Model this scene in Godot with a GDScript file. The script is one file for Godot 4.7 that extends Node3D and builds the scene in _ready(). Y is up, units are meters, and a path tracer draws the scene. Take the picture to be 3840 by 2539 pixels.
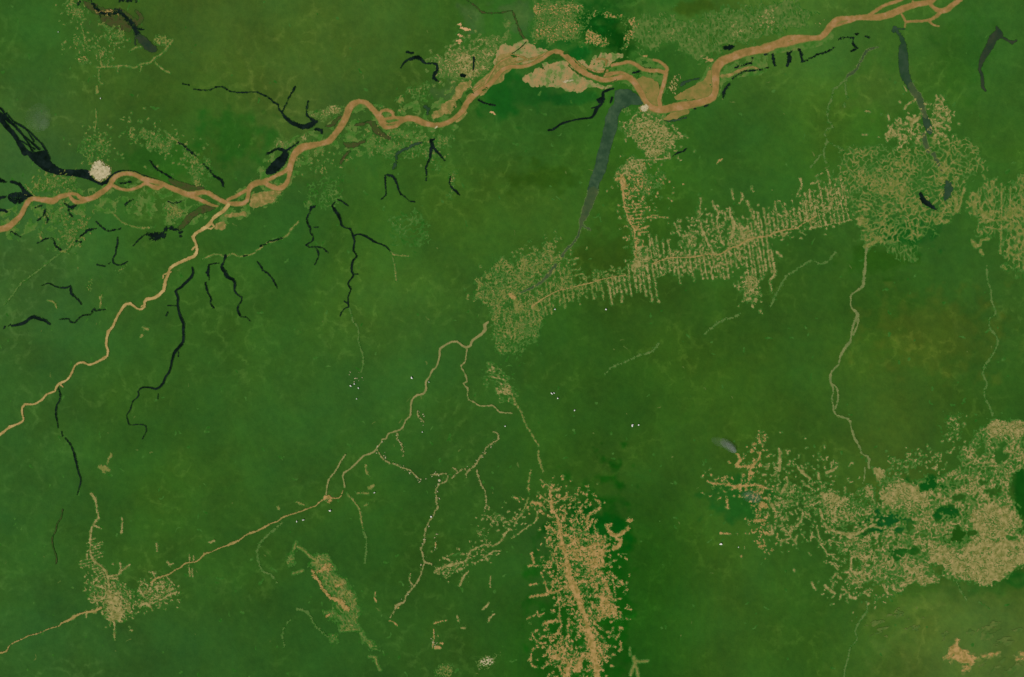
extends Node3D
# A rainforest basin seen from orbit, looking straight down.
# The model is built at 1:1000, so one unit stands for one kilometre of land.
# Paths are given on survey sheets: "a0" is the north-west sheet, letters run east, digits run south,
# and every sheet is 2352 x 1568 steps of 0.119 km.

const KM := 0.292            # km for each survey unit
const STEP := 1.0 / 2.45     # survey units for each sheet step
const ROWS := [0.0, 640.0, 1280.0, 1899.0]
const CELL := 0.5
const LOW := -6.0

const BANKS := {"black_water": ["wet_bank", 0.4], "slate_water": ["wet_bank", 0.5], "lake_water": ["wet_bank", 0.5], "shoal_water": ["faint_creek", 0.7], "silt": ["silt_edge", 0.8], "estuary_water": ["wet_bank", 0.4],
	"pale_silt": ["field_olive", 0.4], "dull_silt": ["field_green", 0.5], "faint_creek": ["regrowth", 0.6], "pale_creek": ["field_green", 0.5], "flood_sand": ["field_green", 0.8], "flood_tan": ["field_green", 0.8], "bog": ["wet_bank", 0.5]}

var mats := {}
var taken := {}
var layer_count := {}
var n_edge := FastNoiseLite.new()
var n_fine := FastNoiseLite.new()
var n_worm := FastNoiseLite.new()
var n_coarse := FastNoiseLite.new()

func srgb(hex: String) -> Color:
	return Color.html(hex)

# ---------------------------------------------------------------- survey sheets to land
func place(sheet: String, x: float, y: float) -> Vector2:
	var ox := 960.0 * (sheet.unicode_at(0) - 97)
	var oy: float = ROWS[sheet.unicode_at(1) - 48]
	return Vector2((ox + x * STEP - 1920.0) * KM, (oy + y * STEP - 1269.5) * KM)

# a route of [sheet, x, y, width, x, y, width ...] as points (x, z, half width)
func route(a: Array) -> PackedVector3Array:
	var out := PackedVector3Array()
	var sheet := "a0"
	var i := 0
	while i < a.size():
		if a[i] is String:
			sheet = a[i]
			i += 1
			continue
		var p := place(sheet, a[i], a[i + 1])
		out.append(Vector3(p.x, p.y, maxf(0.3, a[i + 2] * STEP * KM * 0.5)))
		i += 3
	return out

func outline(a: Array) -> PackedVector2Array:
	var out := PackedVector2Array()
	var sheet := "a0"
	var i := 0
	while i < a.size():
		if a[i] is String:
			sheet = a[i]
			i += 1
			continue
		out.append(place(sheet, a[i], a[i + 1]))
		i += 2
	return out

func smooth(p: PackedVector3Array) -> PackedVector3Array:
	if p.size() < 3:
		return p
	var out := PackedVector3Array()
	for i in p.size() - 1:
		var a := p[maxi(i - 1, 0)]
		var b := p[i]
		var c := p[i + 1]
		var d := p[mini(i + 2, p.size() - 1)]
		var n := clampi(int(Vector2(b.x - c.x, b.y - c.y).length() / 2.5), 1, 6)
		for k in n:
			out.append(b.cubic_interpolate(c, a, d, float(k) / n))
	out.append(p[p.size() - 1])
	return out

# ---------------------------------------------------------------- a field of land cover
class Patch:
	var x0 := 0.0
	var z0 := 0.0
	var w := 0
	var h := 0
	var f := PackedFloat32Array()

func new_patch(box: Rect2) -> Patch:
	var p := Patch.new()
	p.x0 = floorf(box.position.x / CELL) * CELL
	p.z0 = floorf(box.position.y / CELL) * CELL
	p.w = int(ceil(box.size.x / CELL)) + 2
	p.h = int(ceil(box.size.y / CELL)) + 2
	p.f.resize(p.w * p.h)
	p.f.fill(LOW)
	return p

func box_of(strokes: Array, polys: Array, margin: float) -> Rect2:
	var lo := Vector2(1e9, 1e9)
	var hi := Vector2(-1e9, -1e9)
	for s in strokes:
		for v in s:
			lo = lo.min(Vector2(v.x - v.z, v.y - v.z))
			hi = hi.max(Vector2(v.x + v.z, v.y + v.z))
	for s in polys:
		for v in s:
			lo = lo.min(v)
			hi = hi.max(v)
	var m := Vector2(margin, margin)
	lo = (lo - m).max(Vector2(-610, -420))
	hi = (hi + m).min(Vector2(610, 420))
	return Rect2(lo, hi - lo)

func lay_stroke(p: Patch, s: PackedVector3Array, rough: float, grain: float, reach: float) -> void:
	for i in s.size() - 1:
		var a := s[i]
		var b := s[i + 1]
		var r := maxf(a.z, b.z) + reach
		var c0 := maxi(0, int((minf(a.x, b.x) - r - p.x0) / CELL))
		var c1 := mini(p.w - 1, int((maxf(a.x, b.x) + r - p.x0) / CELL) + 1)
		var r0 := maxi(0, int((minf(a.y, b.y) - r - p.z0) / CELL))
		var r1 := mini(p.h - 1, int((maxf(a.y, b.y) + r - p.z0) / CELL) + 1)
		var dx := b.x - a.x
		var dz := b.y - a.y
		var ll := maxf(1e-6, dx * dx + dz * dz)
		for row in range(r0, r1 + 1):
			var z := p.z0 + row * CELL
			for col in range(c0, c1 + 1):
				var x := p.x0 + col * CELL
				var t := clampf(((x - a.x) * dx + (z - a.y) * dz) / ll, 0.0, 1.0)
				var ex := x - a.x - dx * t
				var ez := z - a.y - dz * t
				var d := lerpf(a.z, b.z, t) - sqrt(ex * ex + ez * ez)
				if d < -reach:
					continue
				var k := row * p.w + col
				if rough > 0.0:
					d += rough * (n_edge.get_noise_2d(x * grain, z * grain) + 0.9 * n_edge.get_noise_2d(x * grain * 0.3 + 91.0, z * grain * 0.3))
				if d > p.f[k]:
					p.f[k] = d

func inside_by(q: Vector2, poly: PackedVector2Array) -> float:
	var best := 1e9
	var hit := false
	var n := poly.size()
	var j := n - 1
	for i in n:
		var a := poly[j]
		var b := poly[i]
		if (a.y > q.y) != (b.y > q.y) and q.x < (b.x - a.x) * (q.y - a.y) / (b.y - a.y) + a.x:
			hit = not hit
		var ab := b - a
		var t := clampf((q - a).dot(ab) / maxf(ab.length_squared(), 1e-6), 0.0, 1.0)
		best = minf(best, q.distance_squared_to(a + ab * t))
		j = i
	return sqrt(best) if hit else -sqrt(best)

# how = {amp, bias, soft, freq, turn, long, worm, coarse}: cover that thins out over "soft" km at the outline
func lay_poly(p: Patch, poly: PackedVector2Array, how: Dictionary) -> void:
	var lo := Vector2(1e9, 1e9)
	var hi := Vector2(-1e9, -1e9)
	for v in poly:
		lo = lo.min(v)
		hi = hi.max(v)
	var amp: float = how.get("amp", 1.0)
	var bias: float = how.get("bias", 0.0)
	var soft: float = how.get("soft", 2.0)
	var freq: float = how.get("freq", 0.2)
	var turn: float = deg_to_rad(how.get("turn", 0.0))
	var along: float = how.get("long", 1.0)
	var worm: float = how.get("worm", 0.0)
	var coarse: float = how.get("coarse", 0.35)
	var shift: float = how.get("seed", 0.0)
	var fray: float = how.get("fray", soft * 1.4)
	var ca := cos(turn)
	var sa := sin(turn)
	var m := soft + 2.0
	var c0 := maxi(0, int((lo.x - m - p.x0) / CELL))
	var c1 := mini(p.w - 1, int((hi.x + m - p.x0) / CELL) + 1)
	var r0 := maxi(0, int((lo.y - m - p.z0) / CELL))
	var r1 := mini(p.h - 1, int((hi.y + m - p.z0) / CELL) + 1)
	if c1 <= c0 or r1 <= r0:
		return
	var q := 4
	var gw := (c1 - c0) / q + 2
	var gh := (r1 - r0) / q + 2
	var g := PackedFloat32Array()
	g.resize(gw * gh)
	for gy in gh:
		for gx in gw:
			g[gy * gw + gx] = inside_by(Vector2(p.x0 + (c0 + gx * q) * CELL, p.z0 + (r0 + gy * q) * CELL), poly)
	for row in range(r0, r1 + 1):
		var fy := float(row - r0) / q
		var iy := int(fy)
		fy -= iy
		var z := p.z0 + row * CELL
		for col in range(c0, c1 + 1):
			var fx := float(col - c0) / q
			var ix := int(fx)
			fx -= ix
			var gi := iy * gw + ix
			var sd := lerpf(lerpf(g[gi], g[gi + 1], fx), lerpf(g[gi + gw], g[gi + gw + 1], fx), fy)
			var x := p.x0 + col * CELL
			sd += fray * n_coarse.get_noise_2d(x * 2.2 + 300.0, z * 2.2)
			if sd < -soft:
				continue
			var u := (x * ca + z * sa) * freq / along + shift
			var v := (z * ca - x * sa) * freq + shift
			var n := n_fine.get_noise_2d(u, v) * 1.6
			if worm > 0.0:
				n = lerpf(n, 0.42 - absf(n_worm.get_noise_2d(u * 0.72 + 17.0, v * 0.72)) * 2.3, worm)
			elif worm < 0.0:
				n = lerpf(n, absf(n_worm.get_noise_2d(u * 0.72 + 17.0, v * 0.72)) * 2.4 - 0.3, -worm)
			n += coarse * n_coarse.get_noise_2d(x + shift * 37.0, z) * 1.6
			var val := amp * (n + bias - 2.0 * clampf((soft - sd) / (2.0 * soft), 0.0, 1.0) * 0.9)
			var k := row * p.w + col
			if val > p.f[k]:
				p.f[k] = val

# small plots strewn about a line
func strewn(base: PackedVector3Array, spread: float, count: int, least: float, most: float, seed_no: int) -> Array:
	var rng := RandomNumberGenerator.new()
	rng.seed = seed_no
	var total := 0.0
	for i in base.size() - 1:
		total += Vector2(base[i].x, base[i].y).distance_to(Vector2(base[i + 1].x, base[i + 1].y))
	var out := []
	for n in count:
		var at := rng.randf() * total
		var q := Vector2.ZERO
		for i in base.size() - 1:
			var a := Vector2(base[i].x, base[i].y)
			var b := Vector2(base[i + 1].x, base[i + 1].y)
			var l := a.distance_to(b)
			if at <= l or i == base.size() - 2:
				q = a.lerp(b, clampf(at / l, 0.0, 1.0))
				break
			at -= l
		q += Vector2(rng.randfn(), rng.randfn()) * spread
		if n_coarse.get_noise_2d(q.x * 3.0, q.y * 3.0) < rng.randf_range(-0.45, 0.25):
			continue
		var s := PackedVector3Array()
		var size := least + (most - least) * pow(rng.randf(), 2.5)
		var turn := rng.randf() * TAU
		for k in rng.randi_range(2, 4):
			s.append(Vector3(q.x, q.y, size * rng.randf_range(0.35, 1.0)))
			q += Vector2(cos(turn), sin(turn)) * size * rng.randf_range(1.0, 3.4)
			turn += rng.randf_range(-1.1, 1.1)
		out.append(s)
	return out

# side roads off a base line
func spurs(base: PackedVector3Array, gap: float, dir: Vector2, shortest: float, longest: float, wide: float, seed_no: int) -> Array:
	var rng := RandomNumberGenerator.new()
	rng.seed = seed_no
	var out := []
	var run := 0.0
	for i in base.size() - 1:
		var a := Vector2(base[i].x, base[i].y)
		var b := Vector2(base[i + 1].x, base[i + 1].y)
		var l := a.distance_to(b)
		while run < l:
			var o := a.lerp(b, run / l)
			var n := shortest + (longest - shortest) * rng.randf()
			var s := PackedVector3Array()
			var steps := maxi(2, int(n / 4.0))
			var lean := rng.randf_range(-0.05, 0.05)
			for k in steps + 1:
				var t := float(k) / steps
				var q := o + (dir + Vector2(-dir.y, dir.x) * lean) * n * t + Vector2(rng.randf_range(-0.5, 0.5), rng.randf_range(-0.5, 0.5))
				s.append(Vector3(q.x, q.y, wide * rng.randf_range(0.35, 1.15)))
			out.append(s)
			run += gap * rng.randf_range(0.75, 1.25)
		run -= l
	return out

# ---------------------------------------------------------------- field to mesh
func contour_point(x: float, z: float, dx: float, dz: float, fa: float, fb: float, level: float) -> Vector2:
	var t := clampf((level - fa) / (fb - fa if absf(fb - fa) > 1e-6 else 1e-6), 0.0, 1.0)
	return Vector2(x + dx * t, z + dz * t)

# returns [all small pieces joined, then one vertex list for each large piece]
func pieces(p: Patch, level: float, most: int, least: float) -> Array:
	var w := p.w
	var h := p.h
	var f := p.f
	var lists := [PackedVector3Array()]
	var mark := PackedInt32Array()
	mark.resize(w * h)
	var slot := PackedInt32Array([0])
	if most > 0:
		var sizes := [0]
		for k0 in w * h:
			if f[k0] <= level or mark[k0] != 0:
				continue
			var id := sizes.size()
			var todo := PackedInt32Array([k0])
			mark[k0] = id
			var n := 0
			while todo.size() > 0:
				var k := todo[todo.size() - 1]
				todo.remove_at(todo.size() - 1)
				n += 1
				var c := k % w
				if c > 0 and f[k - 1] > level and mark[k - 1] == 0:
					mark[k - 1] = id
					todo.append(k - 1)
				if c < w - 1 and f[k + 1] > level and mark[k + 1] == 0:
					mark[k + 1] = id
					todo.append(k + 1)
				if k >= w and f[k - w] > level and mark[k - w] == 0:
					mark[k - w] = id
					todo.append(k - w)
				if k < w * (h - 1) and f[k + w] > level and mark[k + w] == 0:
					mark[k + w] = id
					todo.append(k + w)
			sizes.append(n)
		var order := range(1, sizes.size())
		order.sort_custom(func(a, b): return sizes[a] > sizes[b])
		slot.resize(sizes.size())
		for i in mini(most, order.size()):
			if sizes[order[i]] * CELL * CELL < least:
				break
			slot[order[i]] = lists.size()
			lists.append(PackedVector3Array())
	for row in h - 1:
		var z := p.z0 + row * CELL
		var col := 0
		while col < w - 1:
			var k := row * w + col
			var a := f[k]
			var b := f[k + 1]
			var c := f[k + w + 1]
			var d := f[k + w]
			var code := (1 if a > level else 0) | (2 if b > level else 0) | (4 if c > level else 0) | (8 if d > level else 0)
			if code == 0:
				col += 1
				continue
			var x := p.x0 + col * CELL
			var id := mark[k] if code & 1 else mark[k + 1] if code & 2 else mark[k + w + 1] if code & 4 else mark[k + w]
			var list: PackedVector3Array = lists[slot[id] if id < slot.size() else 0]
			if code == 15:
				var e := col + 1
				while e < w - 1 and f[row * w + e + 1] > level and f[(row + 1) * w + e + 1] > level:
					e += 1
				var x2 := p.x0 + e * CELL
				list.append_array([Vector3(x, 0, z), Vector3(x2, 0, z), Vector3(x2, 0, z + CELL), Vector3(x, 0, z), Vector3(x2, 0, z + CELL), Vector3(x, 0, z + CELL)])
				col = e
				continue
			var ring := PackedVector2Array()
			if code & 1: ring.append(Vector2(x, z))
			if (code & 1 != 0) != (code & 2 != 0): ring.append(contour_point(x, z, CELL, 0, a, b, level))
			if code & 2: ring.append(Vector2(x + CELL, z))
			if (code & 2 != 0) != (code & 4 != 0): ring.append(contour_point(x + CELL, z, 0, CELL, b, c, level))
			if code & 4: ring.append(Vector2(x + CELL, z + CELL))
			if (code & 4 != 0) != (code & 8 != 0): ring.append(contour_point(x + CELL, z + CELL, -CELL, 0, c, d, level))
			if code & 8: ring.append(Vector2(x, z + CELL))
			if (code & 8 != 0) != (code & 1 != 0): ring.append(contour_point(x, z + CELL, 0, -CELL, d, a, level))
			for i in range(1, ring.size() - 1):
				list.append_array([Vector3(ring[0].x, 0, ring[0].y), Vector3(ring[i].x, 0, ring[i].y), Vector3(ring[i + 1].x, 0, ring[i + 1].y)])
			col += 1
	return lists

func sheet(called: String, v: PackedVector3Array, m: Material, parent: Node3D) -> MeshInstance3D:
	var o := MeshInstance3D.new()
	o.name = called
	if v.size() > 0:
		var nrm := PackedVector3Array()
		nrm.resize(v.size())
		nrm.fill(Vector3.UP)
		var uv := PackedVector2Array()
		uv.resize(v.size())
		for i in v.size():
			uv[i] = Vector2(v[i].x, v[i].z) / 256.0
		var arr := []
		arr.resize(Mesh.ARRAY_MAX)
		arr[Mesh.ARRAY_VERTEX] = v
		arr[Mesh.ARRAY_NORMAL] = nrm
		arr[Mesh.ARRAY_TEX_UV] = uv
		var mesh := ArrayMesh.new()
		mesh.add_surface_from_arrays(Mesh.PRIMITIVE_TRIANGLES, arr)
		mesh.surface_set_material(0, m)
		o.mesh = mesh
	parent.add_child(o, true)
	return o

# ---------------------------------------------------------------- naming
func numbered(called: String) -> String:
	var n: int = taken.get(called, 0)
	taken[called] = n + 1
	return called if n == 0 else "%s_%03d" % [called, n]

func tag(o: Node, label: String, category := "", group := "", kind := "") -> void:
	o.set_meta("label", label)
	if category: o.set_meta("category", category)
	if group: o.set_meta("group", group)
	if kind: o.set_meta("kind", kind)

# heights of the land layers in km; every sheet gets a height of its own
func level_of(layer: int) -> float:
	var n: int = layer_count.get(layer, 0)
	layer_count[layer] = n + 1
	return 0.02 + layer * 0.08 + n * 0.0011

# ---------------------------------------------------------------- materials
func ramp_mat(key: String, colors: Array, freq: float, seed_no: int, rough := 1.0, spec := 0.1, contrast := 1.0, bump := 0.0) -> void:
	var n := FastNoiseLite.new()
	n.noise_type = FastNoiseLite.TYPE_SIMPLEX_SMOOTH
	n.fractal_octaves = 5
	n.fractal_gain = 0.7
	n.frequency = freq
	n.seed = seed_no
	var size := 512
	var src := n.get_seamless_image(size, size)
	src.convert(Image.FORMAT_L8)
	var bytes := src.get_data()
	var table := PackedByteArray()
	table.resize(256 * 3)
	for i in 256:
		var t := clampf((i / 255.0 - 0.5) * contrast + 0.5, 0.0, 0.999) * (colors.size() - 1)
		var k := int(t)
		var c := srgb(colors[k]).lerp(srgb(colors[k + 1]), t - k)
		table[i * 3] = c.r8
		table[i * 3 + 1] = c.g8
		table[i * 3 + 2] = c.b8
	var out := PackedByteArray()
	out.resize(size * size * 3)
	for i in size * size:
		var b := bytes[i] * 3
		out[i * 3] = table[b]
		out[i * 3 + 1] = table[b + 1]
		out[i * 3 + 2] = table[b + 2]
	var m := StandardMaterial3D.new()
	m.resource_name = key
	m.albedo_texture = ImageTexture.create_from_image(Image.create_from_data(size, size, false, Image.FORMAT_RGB8, out))
	m.roughness = rough
	m.metallic_specular = spec
	if bump > 0.0:
		m.heightmap_enabled = true
		m.heightmap_scale = bump
		m.heightmap_texture = ImageTexture.create_from_image(src)
	mats[key] = m

# ---------------------------------------------------------------- water, flood land and roads: one mesh each
func cover(called: String, label: String, category: String, kind: String, mat: String, layer: int, routes: Array, polys := [], rough := 0.5, grain := 1.0, how := {}) -> Node3D:
	var strokes := []
	for r in routes:
		strokes.append(smooth(route(r)))
	var shapes := []
	for q in polys:
		shapes.append(outline(q))
	var p := new_patch(box_of(strokes, shapes, 2.0))
	var bank: Array = how.get("bank", BANKS.get(mat, []))
	var edge: float = bank[1] if bank.size() > 0 else 0.0
	for s in strokes:
		lay_stroke(p, s, rough, grain, 1.6 + edge)
	var h := {"amp": 1.5, "bias": 0.9, "soft": 1.2, "freq": 0.25, "coarse": 0.2}
	h.merge(how, true)
	for q in shapes:
		lay_poly(p, q, h)
	var o := sheet(numbered(called), pieces(p, 0.0, 0, 0.0)[0], mats[mat], self)
	o.position.y = level_of(layer)
	if edge > 0.0:
		var b := sheet("bank", pieces(p, -edge, 0, 0.0)[0], mats[bank[0]], o)
		b.position.y = -0.03
	tag(o, label, category, "", kind)
	return o

# ---------------------------------------------------------------- cleared land: a thing with its fields as parts
func clearing(called: String, label: String, category: String, mat: String, spec: Dictionary) -> Node3D:
	var strokes := []
	for r in spec.get("routes", []):
		strokes.append(smooth(route(r)))
	for s in spec.get("spurs", []):
		for q in spurs(smooth(route(s[0])), s[1] * STEP * KM, Vector2(s[2], s[3]).normalized(), s[4] * STEP * KM, s[5] * STEP * KM, s[6] * STEP * KM * 0.5, s[7]):
			strokes.append(q)
	for s in spec.get("strewn", []):
		for q in strewn(route(s[0]), s[1] * STEP * KM, s[2], s[3], s[4], s[5]):
			strokes.append(q)
	var shapes := []
	for q in spec.get("polys", []):
		shapes.append(outline(q[0]))
	var fringe: float = spec.get("fringe", 0.7) * 1.5
	var p := new_patch(box_of(strokes, shapes, 3.0))
	for s in strokes:
		lay_stroke(p, s, spec.get("rough", 1.0) * 1.25, spec.get("grain", 1.6), fringe + 1.4)
	for i in shapes.size():
		lay_poly(p, shapes[i], spec.polys[i][1])
	if spec.has("carve"):
		var cut: Array = spec.carve
		for k in p.w * p.h:
			if p.f[k] > -1.5:
				var x := p.x0 + (k % p.w) * CELL
				var z := p.z0 + (k / p.w) * CELL
				var gap: float = cut[1] * (1.0 + 1.6 * n_coarse.get_noise_2d(x * 1.5 - 200.0, z * 1.5))
				p.f[k] = minf(p.f[k], (absf(n_worm.get_noise_2d(x * cut[0] * 0.8, z * cut[0])) * 2.4 - gap) * 2.0)
	for q in spec.get("holes", []):
		var c := place(q[0], q[1], q[2])
		var rx: float = q[3] * STEP * KM
		var ry: float = q[4] * STEP * KM
		for row in range(maxi(0, int((c.y - ry * 1.5 - p.z0) / CELL)), mini(p.h, int((c.y + ry * 1.5 - p.z0) / CELL))):
			for col in range(maxi(0, int((c.x - rx * 1.5 - p.x0) / CELL)), mini(p.w, int((c.x + rx * 1.5 - p.x0) / CELL))):
				var x := p.x0 + col * CELL
				var z := p.z0 + row * CELL
				var d := (Vector2((x - c.x) / rx, (z - c.y) / ry).length() - 0.85 + 0.8 * n_fine.get_noise_2d(x * 0.1, z * 0.1)) * minf(rx, ry)
				p.f[row * p.w + col] = minf(p.f[row * p.w + col], d)
	var root := Node3D.new()
	root.name = numbered(called)
	add_child(root)
	tag(root, label, category, spec.get("group", ""))
	if fringe > 0.0:
		var g := sheet("regrowth", pieces(p, -fringe, 0, 0.0)[0], mats[spec.get("fringe_mat", "regrowth")], root)
		g.position.y = level_of(0)
		g.set_meta("kind", "stuff")
		var t := sheet("thin_pasture", pieces(p, -fringe * 0.45, 0, 0.0)[0], mats[spec.get("mid_mat", "field_green")], root)
		t.position.y = level_of(1)
		t.set_meta("kind", "stuff")
	var lists := pieces(p, 0.0, spec.get("most", 80), 5.0)
	var y := level_of(spec.get("layer", 4))
	for i in range(1, lists.size()):
		sheet(spec.get("part", "cleared_field"), lists[i], mats[mat], root).position.y = y
	if lists[0].size() > 0:
		var rest := sheet("small_fields", lists[0], mats[mat], root)
		rest.position.y = y
		rest.set_meta("kind", "stuff")
	return root

# ---------------------------------------------------------------- the forest floor
# forest tints by district, twelve across and eight down
const FOREST := [
	["2e5c22", "345a20", "3a5c22", "3b6124", "385e22", "2f5f20", "2a5f22", "265c1e", "356022", "3b6a28", "336022", "2f5f22"],
	["345c28", "335a20", "30591e", "3a5e26", "305a20", "2c5a20", "2a5a1e", "2c5e1c", "2e5e20", "34621f", "2f5f1e", "305f20"],
	["31602a", "2f5e22", "2e5c20", "2c5a20", "32601f", "34601f", "34601f", "2b5a1a", "2c5a1e", "2c5a1e", "2f6024", "2c5a1e"],
	["305c28", "2f5c22", "2d5b20", "2e5c20", "335f22", "2e5a20", "2b591c", "2b521a", "2c581c", "2c561c", "2c561a", "2e5a20"],
	["2d5a24", "2d5a20", "2d5a20", "2f5e22", "2e5c22", "2c5a20", "2a561c", "2a561a", "2f581a", "30591c", "365c1e", "2c561c"],
	["2d5c24", "2d5a1e", "2e5a1e", "2d5a20", "2b581e", "2a561e", "2a561a", "2a551a", "2f5a1c", "2c561c", "385a1e", "2a581c"],
	["2c5a22", "2c581e", "2b581e", "2a561e", "28541c", "28541c", "28541c", "1f5014", "2f5a1c", "2a561c", "2c581c", "285018"],
	["2b5824", "2b5622", "2b5620", "28541e", "28541e", "28541c", "1f5014", "1e5014", "2f5a1c", "2d5a1c", "3a5e22", "44642a"]]
# forest stands of another tint: sheet, x, y, half width, half height, tint, strength
const STANDS := [
	["c0", 820, 240, 240, 190, "0a4a12", 0.95], ["c0", 1010, 330, 120, 160, "0a400c", 0.9], ["c0", 420, 250, 250, 180, "14541a", 0.6],
	["c0", 620, 470, 120, 70, "0c5018", 0.8], ["c0", 100, 840, 260, 130, "16521a", 0.7], ["b0", 2200, 860, 160, 200, "145418", 0.75],
	["b0", 1980, 560, 120, 120, "124f1a", 0.6], ["c0", 560, 900, 220, 60, "10501a", 0.6], ["b0", 500, 1400, 500, 200, "235c20", 0.3],
	["c3", 930, 700, 130, 800, "0e4c0c", 0.9], ["c3", 620, 900, 330, 800, "12500e", 0.75], ["c3", 700, 200, 250, 160, "064c10", 0.8],
	["c2", 2100, 1450, 260, 160, "10501a", 0.6], ["d2", 1500, 1320, 160, 70, "0c4c14", 0.95], ["d2", 2330, 1400, 90, 240, "0e4a10", 0.9],
	["d3", 1650, 60, 160, 110, "0c4a16", 0.9], ["d3", 1740, 280, 90, 120, "1a4a10", 0.8], ["d3", 1180, 430, 160, 100, "0e4c14", 0.7],
	["d3", 1080, 130, 200, 130, "084a1c", 0.8], ["d3", 2280, 660, 120, 70, "0c5014", 0.8], ["d1", 1240, 560, 220, 130, "0a5416", 0.6],
	["d1", 1000, 800, 240, 130, "224f12", 0.7], ["c1", 850, 780, 260, 180, "2c4e16", 0.8], ["c1", 300, 60, 260, 110, "264e12", 0.7],
	["c0", 1400, 200, 420, 220, "3c6a28", 0.6], ["d1", 1550, 1500, 500, 300, "3d5c1e", 0.7], ["d3", 1800, 1200, 600, 500, "46682a", 0.65],
	["d3", 2150, 650, 300, 120, "1c5018", 0.5], ["a0", 1500, 1480, 300, 160, "1e5a18", 0.5], ["a0", 2150, 1250, 250, 200, "1c5618", 0.6],
	["d0", 1050, 800, 300, 200, "3c6426", 0.6], ["d0", 1780, 500, 200, 300, "26581a", 0.5], ["a0", 1050, 150, 200, 90, "3c5a26", 0.6],
	["b0", 1980, 140, 120, 100, "3c6034", 0.6], ["b0", 1750, 860, 120, 90, "3e6036", 0.6], ["c0", 1620, 60, 160, 60, "2e5016", 0.8], ["c0", 60, 160, 120, 120, "425a34", 0.5]]
const SPAN := Vector2(1250, 830)

func forest_image() -> Image:
	var w := 2048
	var h := 1360
	var small := Image.create(14, 10, false, Image.FORMAT_RGB8)
	for y in 10:
		for x in 14:
			small.set_pixel(x, y, srgb(FOREST[clampi(y - 1, 0, 7)][clampi(x - 1, 0, 11)]))
	# the district grid covers 14/12 of the frame; the sheet of ground covers SPAN
	small.resize(14 * 40, 10 * 40, Image.INTERPOLATE_CUBIC)
	var fx := 560.0 * SPAN.x / (1121.3 * 14.0 / 12.0)
	var fy := 400.0 * SPAN.y / (741.4 * 10.0 / 8.0)
	var crop := small.get_region(Rect2i(int((560 - fx) / 2), int((400 - fy) / 2), int(fx), int(fy)))
	for s in STANDS:
		var c := place(s[0], s[1], s[2])
		var sx: float = s[3] * STEP * KM
		var sy: float = s[4] * STEP * KM
		var tint := srgb(s[5])
		var ppu := fx / SPAN.x
		var cx := (c.x / SPAN.x + 0.5) * crop.get_width()
		var cy := (c.y / SPAN.y + 0.5) * crop.get_height()
		for y in range(maxi(0, int(cy - sy * ppu * 1.6)), mini(crop.get_height(), int(cy + sy * ppu * 1.6) + 1)):
			for x in range(maxi(0, int(cx - sx * ppu * 1.6)), mini(crop.get_width(), int(cx + sx * ppu * 1.6) + 1)):
				var wob := 1.0 + 0.9 * n_coarse.get_noise_2d(x * 3.0, y * 3.0)
				var d := Vector2((x - cx) / (sx * ppu), (y - cy) / (sy * ppu)).length() * wob
				var k: float = clampf((1.35 - d) / 0.7, 0.0, 1.0) * s[6]
				if k > 0.0:
					crop.set_pixel(x, y, crop.get_pixel(x, y).lerp(tint, k))
	crop.resize(w, h, Image.INTERPOLATE_CUBIC)
	var base := crop.get_data()
	var n := FastNoiseLite.new()
	n.noise_type = FastNoiseLite.TYPE_SIMPLEX_SMOOTH
	n.fractal_type = FastNoiseLite.FRACTAL_FBM
	n.fractal_octaves = 6
	n.fractal_gain = 0.62
	n.frequency = 0.006
	n.seed = 5
	n.domain_warp_enabled = true
	n.domain_warp_amplitude = 40.0
	n.domain_warp_frequency = 0.006
	var mottle := n.get_image(w, h, false, false, false)
	mottle.convert(Image.FORMAT_L8)
	var ma := mottle.get_data()
	var v := FastNoiseLite.new()
	v.noise_type = FastNoiseLite.TYPE_SIMPLEX_SMOOTH
	v.fractal_type = FastNoiseLite.FRACTAL_RIDGED
	v.fractal_octaves = 4
	v.fractal_gain = 0.55
	v.frequency = 0.017
	v.seed = 21
	v.domain_warp_enabled = true
	v.domain_warp_amplitude = 34.0
	v.domain_warp_frequency = 0.014
	var veins := v.get_image(w, h, false, false, false)
	veins.convert(Image.FORMAT_L8)
	var va := veins.get_data()
	var g := FastNoiseLite.new()
	g.frequency = 0.35
	g.fractal_octaves = 2
	g.seed = 3
	var grain := g.get_image(w, h, false, false, false)
	grain.convert(Image.FORMAT_L8)
	var ga := grain.get_data()
	g.frequency = 0.06
	g.fractal_octaves = 4
	g.fractal_gain = 0.65
	g.seed = 8
	var mid := g.get_image(w, h, false, false, false)
	mid.convert(Image.FORMAT_L8)
	var da := mid.get_data()
	g.frequency = 0.004
	g.seed = 44
	g.fractal_octaves = 4
	var wide := g.get_image(w, h, false, false, false)
	wide.convert(Image.FORMAT_L8)
	var wa := wide.get_data()
	for i in w * h:
		var m := (ma[i] - 128) / 128.0
		var wd := (wa[i] - 128) / 128.0
		var md := (da[i] - 128) / 128.0
		var vein := maxf(0.0, (va[i] - 178) / 77.0) * clampf(wd * 1.6 + 0.35, 0.0, 1.0)
		var gr := (ga[i] - 128) / 128.0
		var k := 1.03 + 0.15 * m + 0.05 * gr + 0.06 * md + 0.22 * vein
		var j := i * 3
		base[j] = clampi(int(base[j] * (k + 0.10 + 0.10 * wd + 0.05 * md + 0.26 * vein)), 0, 255)
		base[j + 1] = clampi(int(base[j + 1] * (k + 0.02 * vein)), 0, 255)
		base[j + 2] = clampi(int(base[j + 2] * (k - 0.10 * wd + 0.20 * vein)), 0, 255)
	return Image.create_from_data(w, h, false, Image.FORMAT_RGB8, base)

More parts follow.
